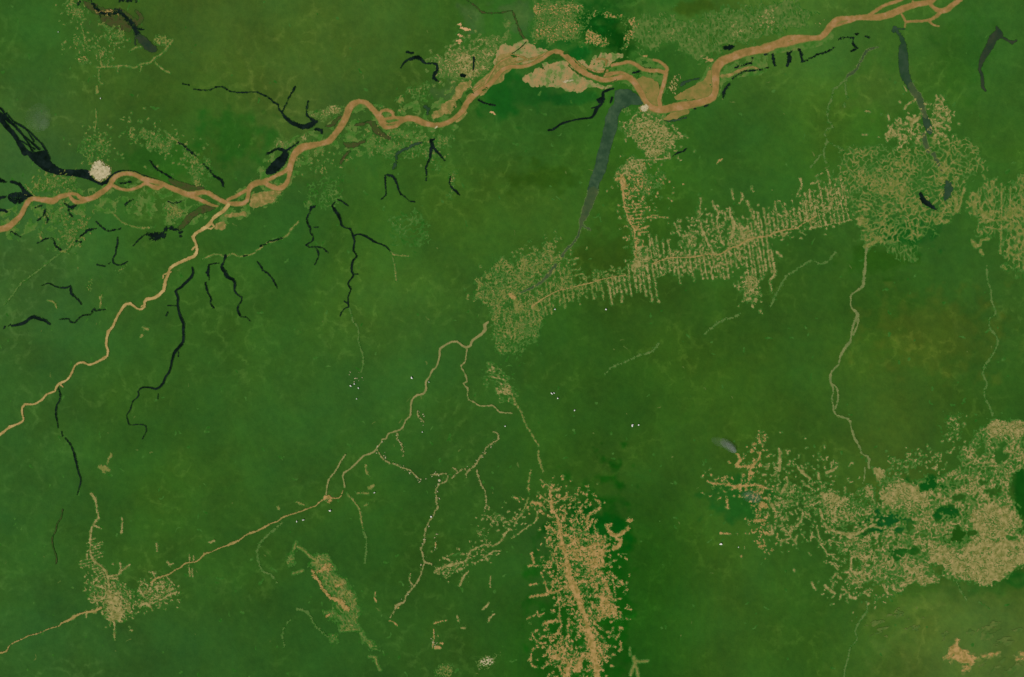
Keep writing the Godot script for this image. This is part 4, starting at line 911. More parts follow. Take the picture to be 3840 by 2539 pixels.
	clearing("roadside_clearings", "scattered clearings hanging south of the western ribbed strip", "farmland", "field_olive", {"most": 100, "fringe": 0.8,
		"polys": [[["b1", 2120, 1390, 2352, 1300, "c1", 180, 1400, 260, 1568, "c2", 60, 130, 160, 200, 60, 240, 0, 160, "b2", 2280, 140, 2200, 120, 2160, 20], {"amp": 1.8, "bias": -0.18, "soft": 6.0, "freq": 0.26, "worm": 0.6}]]})
	clearing("roadside_clearings", "dense olive clearings east of the thin pale creek, above the long road", "farmland", "field_tan", {"most": 60, "fringe": 0.8,
		"polys": [[["b2", 2050, 380, 2120, 220, 2200, 180, 2300, 240, 2352, 300, "c2", 40, 560, 90, 610, 40, 620, "b2", 2280, 590, 2220, 480, 2130, 400], {"amp": 1.8, "bias": -0.02, "soft": 6.0, "freq": 0.26, "turn": 20, "long": 1.6, "worm": 0.5}]]})
	clearing("forest_road", "winding cleared road linking the pastures to the dense southern strip", "road", "field_olive", {"most": 20, "fringe": 0.6, "rough": 1.4, "part": "road_section",
		"routes": [["c2", 0, 480, 12, 30, 560, 12, 80, 640, 9, 110, 720, 12, 140, 790, 9, 180, 850, 10, 210, 910, 9, 245, 955, 9], ["c2", 245, 1010, 7, 240, 1060, 16, 260, 1110, 18, 270, 1160, 16, 288, 1195, 7], ["c2", 175, 1185, 6, 158, 1260, 9, 152, 1340, 8, 160, 1400, 8], ["c2", 260, 1270, 8, 300, 1305, 14, 350, 1340, 14, 380, 1370, 20, 430, 1360, 18], ["c2", 240, 1390, 14, 290, 1440, 12, 350, 1470, 16], ["c2", 150, 1440, 6, 130, 1500, 7, 90, 1568, 8]]})
	clearing("ribbed_farmland", "eastern half of the ribbed farm strip, thick with tan side roads", "farmland", "field_tan", {"strewn": [[["c1", 1150, 850, 9, 1500, 830, 9, 1900, 830, 9, 2200, 700, 9], 70, 567, 0.3, 0.72, 341], [["c1", 1560, 620, 9, 1780, 580, 9, 1900, 520, 9, 2100, 520, 9], 90, 351, 0.3, 0.65, 342], [["c1", 2180, 1000, 9, 2200, 1200, 9], 50, 148, 0.3, 0.72, 343]], "most": 150, "rough": 1.6, "grain": 1.8, "fringe": 0.9,
		"routes": [["c1", 1140, 790, 12, 1120, 760, 8, 1150, 720, 24, 1190, 700, 20], ["c1", 1720, 455, 12, 1740, 520, 16, 1770, 590, 18, 1810, 690, 16, 1830, 692, 8], ["c1", 1840, 290, 12, 1870, 350, 14, 1900, 380, 20, 1880, 480, 14, 1900, 560, 12, 1940, 690, 12], ["c1", 2000, 350, 14, 2010, 420, 18, 2040, 480, 26, 2030, 560, 24, 2020, 620, 20], ["c1", 2160, 280, 16, 2200, 390, 12, 2250, 500, 14, 2300, 560, 18], ["c1", 2110, 210, 12, 2120, 250, 14, 2090, 300, 8], ["c1", 2020, 170, 10, 2035, 260, 9], ["c1", 2200, 140, 8, 2215, 190, 9], ["c1", 1735, 250, 6, 1728, 400, 8], ["c1", 1490, 480, 10, 1530, 560, 10, 1540, 600, 7], ["c1", 1590, 560, 10, 1630, 650, 14, 1620, 700, 14], ["c1", 1950, 380, 8, 1970, 470, 9]],
		"spurs": [[["c1", 880, 1000, 9, 1060, 965, 9, 1200, 960, 9, 1300, 940, 9], 42, 0.17, 1, 120, 270, 12, 41], [["c1", 1070, 870, 9, 1300, 850, 9, 1450, 800, 9, 1700, 790, 9, 1900, 770, 9, 2090, 690, 9], 42, 0.17, 1, 90, 240, 12, 42], [["c1", 1280, 800, 9, 1460, 790, 9], 46, -0.13, -1, 110, 210, 9, 43], [["c1", 1480, 790, 9, 1900, 770, 9], 44, -0.13, -1, 20, 80, 9, 44], [["c1", 2000, 720, 9, 2140, 640, 9, 2352, 600, 9], 34, -0.16, -1, 60, 260, 10, 45], [["c1", 2130, 650, 9, 2352, 600, 9], 36, 0.16, 1, 200, 460, 13, 46]],
		"polys": [[["c1", 1120, 680, 1250, 700, 1300, 860, 1200, 940, 1060, 900, 1110, 800], {"amp": 1.6, "bias": 0.0, "soft": 4.0, "freq": 0.3, "worm": 0.5}], [["c1", 1570, 540, 1680, 560, 1700, 720, 1600, 720], {"amp": 1.6, "bias": -0.25, "soft": 4.0, "freq": 0.3, "worm": 0.5}], [["c1", 1990, 400, 2100, 460, 2200, 520, 2300, 600, 2200, 700, 2050, 720, 1980, 620], {"amp": 1.6, "bias": -0.05, "soft": 4.0, "freq": 0.3, "worm": 0.5}], [["c1", 2130, 960, 2230, 940, 2250, 1060, 2230, 1200, 2100, 1190, 2130, 1080], {"amp": 1.6, "bias": 0.0, "soft": 4.0, "freq": 0.3, "worm": 0.5}]]})
	clearing("ribbed_farmland", "comb-like farm strips rising north of the highway before the great pastures", "farmland", "field_tan", {"strewn": [[["d1", 60, 480, 9, 350, 380, 9, 700, 330, 9], 90, 405, 0.3, 0.72, 351]], "most": 120, "rough": 1.6, "grain": 1.8, "fringe": 0.9,
		"routes": [["d1", 30, 730, 14, 45, 830, 20, 60, 960, 20, 20, 1000, 10, 35, 1110, 7], ["d1", 85, 750, 20, 120, 790, 18], ["d1", 0, 740, 18, 20, 880, 14], ["d1", 295, 70, 16, 310, 140, 12, 275, 200, 8], ["d1", 440, 50, 6, 500, 20, 8], ["d1", 400, 120, 10, 480, 95, 9], ["d1", 385, 525, 14, 430, 520, 12, 530, 500, 8, 680, 472, 8, 760, 452, 8], ["d1", 120, 560, 20, 140, 600, 24, 180, 570, 14]],
		"spurs": [[["d1", 0, 595, 9, 130, 545, 9, 270, 520, 9, 450, 410, 9], 42, -0.13, -1, 120, 290, 11, 51], [["d1", 400, 520, 9, 600, 485, 9, 760, 445, 9], 44, -0.16, -1, 180, 400, 11, 52], [["d1", 500, 300, 9, 700, 250, 9], 50, -0.16, -1, 150, 300, 10, 53]],
		"polys": [[["d1", 600, 0, 720, 60, 760, 300, 700, 340, 640, 200], {"amp": 1.6, "bias": -0.05, "soft": 4.0, "freq": 0.2, "worm": 0.6}]]})
	clearing("pasture_road", "north-south road with ladder-like clearings on its east side", "farmland", "field_red", {"strewn": [[["c1", 1020, 60, 9, 1060, 400, 9, 1140, 640, 9], 50, 189, 0.3, 0.72, 391], [["c1", 1150, 60, 9, 1250, 200, 9, 1200, 300, 9], 110, 189, 0.25, 0.50, 392]], "most": 80, "rough": 1.4, "grain": 1.8, "fringe": 0.8,
		"routes": [["c1", 1000, 40, 20, 1010, 130, 20, 1020, 200, 24, 1030, 300, 14, 1055, 400, 9, 1085, 480, 14, 1125, 540, 18, 1125, 620, 9, 1140, 700, 10, 1140, 790, 10], ["c1", 1130, 550, 12, 1200, 530, 12, 1250, 512, 14], ["c1", 960, 80, 30, 1020, 70, 30, 1040, 140, 26, 1060, 140, 18], ["c1", 1110, 232, 14, 1140, 238, 9], ["c1", 1180, 570, 9, 1250, 560, 9]],
		"spurs": [[["c1", 1050, 320, 9, 1060, 420, 9, 1110, 520, 9], 36, 1, -0.16, 80, 220, 7, 61], [["c1", 1250, 420, 9, 1260, 440, 9], 20, 1, -0.1, 80, 160, 6, 62]],
		"polys": [[["c1", 1040, 0, 1450, 0, 1420, 120, 1300, 240, 1180, 280, 1080, 260, 1050, 120], {"amp": 1.5, "bias": -0.38, "soft": 5.0, "freq": 0.3, "worm": 0.7}], [["c1", 1115, 570, 1190, 590, 1190, 690, 1130, 700], {"amp": 1.6, "bias": -0.02, "soft": 3.0, "freq": 0.35, "worm": 0.6}]]})
	clearing("field_cluster", "dense tan field cluster south of the pinkish river port", "farmland", "field_tan", {"strewn": [[["c0", 1180, 1120, 9, 1380, 1200, 9, 1320, 1400, 9], 95, 432, 0.3, 0.72, 381]], "most": 120, "fringe": 0.9,
		"polys": [[["c0", 970, 1180, 1000, 1090, 1100, 1060, 1250, 1050, 1350, 1090, 1430, 1150, 1500, 1200, 1600, 1240, 1560, 1300, 1500, 1340, 1460, 1400, 1380, 1460, 1300, 1480, 1180, 1470, 1180, 1390, 1100, 1310, 1050, 1260], {"amp": 1.9, "bias": 0.02, "soft": 4.0, "freq": 0.3, "worm": 0.55}], [["c0", 1030, 1420, 1120, 1420, 1250, 1470, 1250, 1568, "c1", 1100, 40, 1060, 60, 960, 100, 930, 0, "c0", 1020, 1500], {"amp": 1.9, "bias": 0.0, "soft": 4.0, "freq": 0.3, "worm": 0.5}], [["c0", 980, 1000, 1100, 970, 1300, 1010, 1400, 1110, 1200, 1080, 1000, 1100], {"amp": 1.8, "bias": -0.4, "soft": 4.0, "freq": 0.3, "worm": 0.6}]],
		"routes": [["c0", 1150, 1470, 8, 1250, 1470, 8, 1380, 1460, 7, 1450, 1450, 6]]})
	clearing("speckled_farmland", "orange-speckled farmland around the dark forest block at the top", "farmland", "field_red", {"most": 120, "fringe": 0.7,
		"polys": [[["c0", 190, -30, 450, -30, 700, 40, 680, 200, 620, 420, 450, 420, 300, 420, 170, 410, 200, 250], {"amp": 1.7, "bias": -0.16, "soft": 6.0, "freq": 0.36, "worm": 0.4}], [["c0", 640, 280, 760, 260, 900, 330, 890, 430, 760, 400, 650, 440], {"amp": 1.8, "bias": -0.06, "soft": 5.0, "freq": 0.36}], [["c0", 980, 140, 1120, 130, 1170, 200, 1120, 330, 1090, 440, 1010, 450, 990, 340, 1060, 260], {"amp": 1.8, "bias": -0.02, "soft": 5.0, "freq": 0.34}], [["c0", 620, 60, 900, 90, 1000, 170, 880, 190, 700, 170], {"amp": 1.7, "bias": -0.3, "soft": 5.0, "freq": 0.36}]]})
	clearing("green_pasture", "worn light-green pasture mosaic filling the north shore", "farmland", "field_green", {"most": 150, "fringe": 0.7,
		"polys": [[["c0", 180, -40, 620, -40, 660, 400, 300, 420, 170, 380], {"amp": 1.6, "bias": -0.12, "soft": 6.0, "freq": 0.25, "worm": 0.7, "seed": 3.3}], [["c0", 1080, 120, 1300, 120, 1700, 160, 2000, 30, 2352, 40, "d0", 250, -40, 480, 120, 350, 250, 150, 330, 0, 380, "c0", 2200, 410, 2000, 430, 1900, 500, 1860, 570, 1700, 580, 1500, 450, 1300, 460, 1120, 500, 1090, 330], {"amp": 1.6, "bias": 0.0, "soft": 7.0, "freq": 0.25, "worm": 0.7, "turn": 80, "long": 1.7}]]})
	clearing("tan_pasture", "tan pasture specks on the north shore at the top right of the bend", "farmland", "field_tan", {"most": 100, "fringe": 0.0,
		"polys": [[["c0", 2130, 200, 2220, 100, 2352, 60, "d0", 80, 60, 120, 200, 40, 330, "c0", 2250, 340, 2150, 300], {"amp": 1.6, "bias": -0.2, "soft": 6.0, "freq": 0.3, "worm": 0.3}], [["c0", 1720, 500, 1830, 490, 1860, 560, 1800, 590, 1740, 550], {"amp": 1.6, "bias": 0.0, "soft": 3.0, "freq": 0.35}], [["c0", 1440, 700, 1560, 670, 1570, 740, 1500, 880, 1430, 840], {"amp": 1.6, "bias": -0.1, "soft": 4.0, "freq": 0.35}], [["c0", 1100, 150, 2300, 150, 2300, 400, 1900, 460, 1300, 430], {"amp": 1.5, "bias": -0.5, "soft": 8.0, "freq": 0.3, "worm": 0.5}], [["d0", 400, 200, 540, 170, 520, 240, 420, 280], {"amp": 1.5, "bias": -0.2, "soft": 4.0, "freq": 0.3}]]})
	clearing("pasture_mosaic", "large labyrinth of tan pastures around the eastern reservoirs", "farmland", "field_olive", {"carve": [0.2, 0.16], "most": 250, "fringe": 0.8,
		"polys": [[["d0", 560, 1568, 620, 1420, 720, 1350, 880, 1310, 1050, 1310, 1200, 1340, 1380, 1300, 1480, 1290, 1560, 1240, 1700, 1240, 1820, 1280, 1950, 1300, 2000, 1400, 2060, 1568, "d1", 1900, 80, 1850, 160, 1800, 300, 1740, 420, 1660, 500, 1500, 600, 1400, 690, 1100, 680, 1000, 670, 900, 720, 830, 640, 820, 500, 760, 450, 690, 330, 600, 100], {"amp": 1.8, "bias": -0.1, "soft": 7.0, "freq": 0.17, "worm": 0.95, "coarse": 0.4}], [["d1", 700, 0, 1000, -60, 1300, -40, 1270, 100, 1150, 260, 1000, 240, 850, 140], {"amp": 1.8, "bias": 0.08, "soft": 7.0, "freq": 0.2, "worm": 0.6}], [["d1", 840, 400, 1050, 420, 1060, 600, 900, 710, 840, 620], {"amp": 2.0, "bias": 0.08, "soft": 4.0, "freq": 0.2, "worm": 0.7, "turn": 0, "long": 2.0}], [["d1", 1060, 660, 1420, 660, 1410, 860, 1260, 860, 1080, 760], {"amp": 1.5, "bias": -0.45, "soft": 4.0, "freq": 0.25, "worm": 0.9, "turn": 80, "long": 2.0}]],
		"routes": [["d1", 900, 700, 40, 960, 670, 30, 1040, 620, 20], ["d1", 1720, 210, 30, 1730, 300, 28, 1740, 380, 16, 1800, 170, 20], ["d1", 1620, 480, 20, 1660, 460, 20], ["d1", 1220, 240, 30, 1240, 140, 30]]})
	clearing("pasture_mosaic", "scattered large tan clearings along the fjord-like slate river", "farmland", "field_tan", {"strewn": [[["d0", 1120, 1240, 9, 1400, 1150, 9], 70, 108, 0.4, 1.15, 401], [["d0", 1560, 920, 9, 1600, 1200, 9], 70, 121, 0.4, 1.15, 402]], "most": 80, "fringe": 0.9,
		"polys": [[["d0", 1060, 1250, 1090, 1200, 1280, 1050, 1420, 1060, 1440, 1250, 1400, 1320, 1100, 1300], {"amp": 2.0, "bias": -0.3, "soft": 4.0, "freq": 0.2}], [["d0", 1490, 880, 1640, 880, 1680, 1060, 1640, 1200, 1700, 1260, 1500, 1290, 1500, 1120, 1480, 980], {"amp": 2.0, "bias": -0.12, "soft": 5.0, "freq": 0.2, "worm": 0.3}]],
		"routes": [["d0", 1280, 1080, 24, 1330, 1110, 44, 1390, 1080, 28], ["d0", 1090, 1235, 34, 1110, 1225, 30, 1130, 1180, 14], ["d0", 1105, 1060, 16, 1110, 1100, 14], ["d0", 1170, 1100, 12, 1220, 1140, 12], ["d0", 900, 1020, 14, 935, 1025, 14], ["d0", 870, 1238, 12, 905, 1236, 10], ["d0", 1320, 935, 12, 1270, 970, 18, 1255, 1000, 12], ["d0", 1215, 940, 16, 1212, 935, 16], ["d0", 1250, 790, 10, 1275, 840, 12], ["d0", 1500, 1100, 16, 1520, 1150, 12], ["d0", 1550, 1140, 14, 1620, 1180, 20]]})
	clearing("ribbed_farmland", "ladder-patterned farmland at the far eastern edge", "farmland", "field_olive", {"most": 150, "fringe": 0.9,
		"routes": [["d1", 2145, 120, 8, 2145, 400, 9, 2140, 640, 8, 2135, 760, 14], ["d1", 2228, 150, 8, 2225, 380, 10, 2235, 600, 8], ["d1", 1960, 470, 8, 2130, 455, 9, 2300, 470, 7], ["d1", 2000, 520, 7, 2140, 540, 8], ["d1", 1980, 40, 12, 1995, 80, 8], ["d1", 2060, 150, 10, 2055, 320, 14], ["d1", 1870, 640, 18, 1910, 690, 40, 1945, 690, 20, 1960, 640, 18, 2030, 630, 14], ["d1", 1950, 730, 22, 1975, 770, 18], ["d1", 2150, 880, 12, 2190, 905, 14]],
		"polys": [[["d1", 1880, 150, 2050, 30, 2150, 100, 2352, 20, 2420, 0, 2420, 1000, 2300, 960, 2150, 890, 2130, 780, 2130, 640, 2000, 620, 1880, 640, 1830, 600, 1960, 500, 1840, 420, 1780, 300], {"amp": 2.0, "bias": -0.02, "soft": 6.0, "freq": 0.18, "worm": 0.75, "turn": 85, "long": 1.6}], [["d1", 2150, 330, 2352, 300, 2352, 450, 2180, 480], {"amp": 2.0, "bias": 0.1, "soft": 5.0, "freq": 0.18, "worm": 0.4}]]})
	clearing("great_pasture", "vast dense tan pasture filling the south-east edge of the forest", "farmland", "field_tan", {"carve": [0.24, 0.26], "holes": [["d2", 1490, 1325, 130, 60], ["d3", 1650, 40, 130, 70], ["d3", 1740, 260, 80, 110], ["d3", 1180, 440, 130, 70], ["d3", 1350, 420, 90, 60], ["d3", 1110, 130, 120, 80], ["d2", 2140, 1060, 70, 90], ["d2", 2060, 1380, 90, 50], ["d2", 2160, 950, 70, 40], ["d2", 1960, 1000, 60, 60], ["d2", 1980, 1300, 60, 40], ["d3", 1560, 590, 60, 60], ["d3", 1880, 240, 80, 40], ["d3", 1560, 100, 60, 60], ["d3", 2230, 290, 80, 25], ["d2", 1760, 1440, 90, 40], ["d3", 1300, 160, 50, 90], ["d3", 1210, 220, 60, 50]], "most": 250, "fringe": 1.0,
		"polys": [[["d2", 2050, 700, 2100, 725, 2200, 715, 2300, 715, 2420, 740, 2420, 1150, 2300, 1200, 2240, 1260, 2230, 1400, 2290, 1568, "d3", 2330, 60, 2330, 200, 2440, 300, 2440, 520, 2352, 555, 2310, 565, 2250, 600, 2200, 650, 2120, 690, 2060, 735, 1950, 700, 1800, 695, 1700, 660, 1600, 660, 1500, 700, 1380, 720, 1280, 760, 1150, 800, 1060, 720, 950, 690, 850, 720, 700, 700, 680, 600, 900, 540, 1040, 480, 1010, 390, 1050, 330, 1000, 270, 1100, 200, 980, 80, 1100, 0, "d2", 1060, 1568, 1020, 1480, 1000, 1400, 1010, 1310, 960, 1230, 930, 1170, 990, 1145, 1050, 1185, 1120, 1215, 1220, 1245, 1300, 1300, 1370, 1245, 1600, 1240, 1660, 1185, 1740, 1140, 1760, 1050, 1790, 960, 1850, 900, 1880, 840, 1990, 780], {"amp": 1.9, "bias": 0.04, "soft": 3.5, "freq": 0.19, "worm": 0.7, "coarse": 0.5, "turn": 10}],
			[["d3", 1500, 350, 1750, 380, 1850, 330, 2100, 300, 2440, 320, 2440, 520, 2260, 590, 2060, 740, 1800, 690, 1700, 600, 1480, 520], {"amp": 2.4, "bias": 0.3, "soft": 3.0, "freq": 0.22, "worm": -0.7, "coarse": 0.25}], [["d3", 1840, 0, 2290, 0, 2320, 280, 1950, 320, 1830, 160], {"amp": 2.2, "bias": 0.16, "soft": 4.0, "freq": 0.2, "worm": -0.7}], [["d2", 950, 1150, 1060, 1180, 1080, 1240, 1010, 1280, 970, 1230], {"amp": 2.0, "bias": 0.9, "soft": 1.5, "freq": 0.2}], [["d2", 1100, 1280, 1340, 1300, 1450, 1420, 1500, 1568, 1100, 1568, 1050, 1400], {"amp": 2.2, "bias": 0.1, "soft": 4.0, "freq": 0.2, "worm": -0.7}], [["d3", 1370, 640, 1600, 640, 1560, 700, 1400, 725], {"amp": 2.2, "bias": 0.7, "soft": 2.0, "freq": 0.2}], [["d2", 2020, 720, 2200, 730, 2352, 740, 2352, 900, 2000, 860], {"amp": 2.2, "bias": 0.16, "soft": 3.0, "freq": 0.22, "worm": -0.6}]]})
	clearing("scattered_pasture", "loose tan clearings trailing off west of the vast pasture", "farmland", "field_tan", {"strewn": [[["d2", 100, 1000, 9, 170, 1300, 9, 60, 1500, 9], 90, 155, 0.3, 0.94, 321], [["d2", 480, 1200, 9, 500, 1440, 9, 560, 1568, 9], 130, 220, 0.3, 0.94, 322], [["d3", 60, 60, 9, 260, 160, 9, 120, 300, 9], 90, 155, 0.3, 0.94, 323], [["d3", 500, 60, 9, 620, 260, 9, 760, 500, 9], 110, 210, 0.3, 0.94, 324], [["d3", 560, 760, 9, 900, 760, 9, 1150, 770, 9], 80, 146, 0.3, 0.94, 325], [["d3", 820, 60, 9, 920, 350, 9, 900, 560, 9], 130, 293, 0.4, 1.08, 326], [["d2", 1150, 1130, 9, 1400, 1060, 9, 1640, 1150, 9], 70, 110, 0.3, 0.79, 327], [["d2", 1760, 700, 9, 1700, 960, 9], 60, 45, 0.3, 0.65, 328]], "most": 150, "fringe": 0.8,
		"routes": [["d2", 100, 990, 14, 110, 1080, 28, 105, 1180, 26], ["d2", 185, 1130, 24, 190, 1128, 24], ["d2", 540, 1205, 24, 600, 1180, 18, 635, 1150, 16], ["d2", 460, 1205, 22, 470, 1260, 18], ["d2", 170, 1250, 18, 180, 1300, 16, 150, 1350, 22, 120, 1400, 14], ["d2", 500, 1400, 34, 520, 1450, 24], ["d2", 270, 1150, 12, 310, 1200, 22, 400, 1270, 14], ["d2", 30, 1500, 34, 60, 1540, 20], ["d3", 30, 180, 14, 40, 250, 30, 10, 255, 30], ["d3", 130, 210, 28, 170, 230, 14, 210, 280, 12, 130, 320, 14], ["d3", 320, 60, 14, 300, 140, 14, 260, 180, 20], ["d3", 120, 110, 16, 140, 95, 10], ["d3", 480, 30, 22, 500, 110, 22], ["d3", 520, 160, 24, 560, 210, 18, 650, 240, 22, 740, 255, 30, 830, 245, 24, 900, 200, 14, 960, 180, 12, 1040, 200, 10], ["d3", 450, 190, 8, 470, 280, 8], ["d3", 560, 310, 12, 640, 330, 10, 740, 350, 9], ["d3", 460, 310, 8, 530, 410, 8], ["d3", 765, 480, 16, 762, 590, 18], ["d3", 680, 608, 10, 800, 602, 9], ["d3", 400, 695, 9, 415, 730, 16, 440, 765, 16], ["d3", 525, 725, 22, 560, 765, 20, 610, 795, 22], ["d3", 750, 830, 26, 800, 845, 26], ["d3", 890, 790, 22, 930, 820, 18], ["d3", 1150, 720, 20, 1170, 770, 20, 1240, 770, 14], ["d3", 1060, 720, 18, 1100, 800, 20], ["d3", 620, 620, 18, 640, 618, 14], ["d3", 240, 585, 14, 242, 600, 12], ["d3", 390, 285, 9, 392, 315, 7]],
		"polys": [[["d2", 20, 1340, 260, 1320, 440, 1360, 560, 1320, 700, 1420, 900, 1300, 1010, 1330, 1020, 1568, "d3", 980, 80, 830, 200, 640, 230, 480, 100, 340, 20, 180, 30, 0, 60], {"amp": 1.8, "bias": -0.14, "soft": 6.0, "freq": 0.26, "worm": 0.6, "coarse": 0.5}], [["d3", 720, 230, 1000, 280, 1050, 330, 1010, 400, 1040, 480, 880, 560, 800, 480, 620, 450, 660, 380, 560, 290], {"amp": 1.8, "bias": -0.15, "soft": 5.0, "freq": 0.24, "worm": 0.75, "coarse": 0.4}], [["d2", 1080, 1050, 1360, 1040, 1450, 960, 1520, 980, 1400, 1180, 1230, 1230, 1100, 1180], {"amp": 1.6, "bias": -0.35, "soft": 5.0, "freq": 0.22, "worm": 0.7, "turn": 120, "long": 1.8}], [["d2", 1600, 650, 1800, 660, 1760, 1000, 1660, 1000], {"amp": 1.6, "bias": -0.55, "soft": 5.0, "freq": 0.25}]]})
	clearing("star_clearing", "branching star-shaped tan clearing left of the scattered pastures", "clearing", "field_red", {"strewn": [[["c2", 1850, 1330, 9, 2100, 1330, 9, 2340, 1380, 9], 60, 162, 0.3, 0.79, 311], [["c2", 2280, 880, 9, 2200, 1160, 9, 2160, 1300, 9], 55, 121, 0.3, 0.72, 312], [["c2", 2250, 1480, 9, "c3", 2280, 130, 9, 2300, 380, 9], 70, 162, 0.3, 0.86, 313]], "most": 30, "fringe": 0.8, "rough": 1.5,
		"routes": [["c2", 1800, 1285, 12, 1840, 1305, 14, 1890, 1310, 16, 1960, 1310, 14, 2030, 1330, 22, 2100, 1330, 30, 2160, 1325, 18, 2250, 1320, 12, 2352, 1350, 14], ["c2", 2170, 1300, 10, 2180, 1230, 14, 2200, 1160, 26, 2260, 1090, 16, 2280, 1030, 20], ["c2", 2190, 1150, 16, 2120, 1150, 18, 2060, 1150, 26, 2100, 1090, 22, 2070, 1040, 22], ["c2", 2190, 1190, 16, 2215, 1240, 12], ["c2", 2270, 860, 14, 2275, 930, 22], ["c2", 2215, 945, 22, 2240, 945, 18], ["c2", 1995, 1105, 16, 1998, 1110, 16], ["c2", 2090, 1340, 26, 2095, 1380, 16], ["c2", 1975, 1430, 10, 1980, 1530, 16], ["c2", 2290, 1500, 50, 2330, 1510, 40], ["c2", 2310, 1440, 16, 2330, 1440, 14], ["c3", 2240, 130, 34, 2280, 130, 26, 2340, 130, 10], ["c3", 2330, 245, 26, 2352, 250, 20], ["c3", 2270, 370, 20, 2320, 360, 18], ["c3", 1915, 247, 12, 2000, 252, 12], ["c2", 2310, 1000, 14, 2340, 1000, 12], ["c2", 1745, 1245, 7, 1775, 1205, 7], ["c3", 1970, 5, 16, 1990, 15, 12]]})
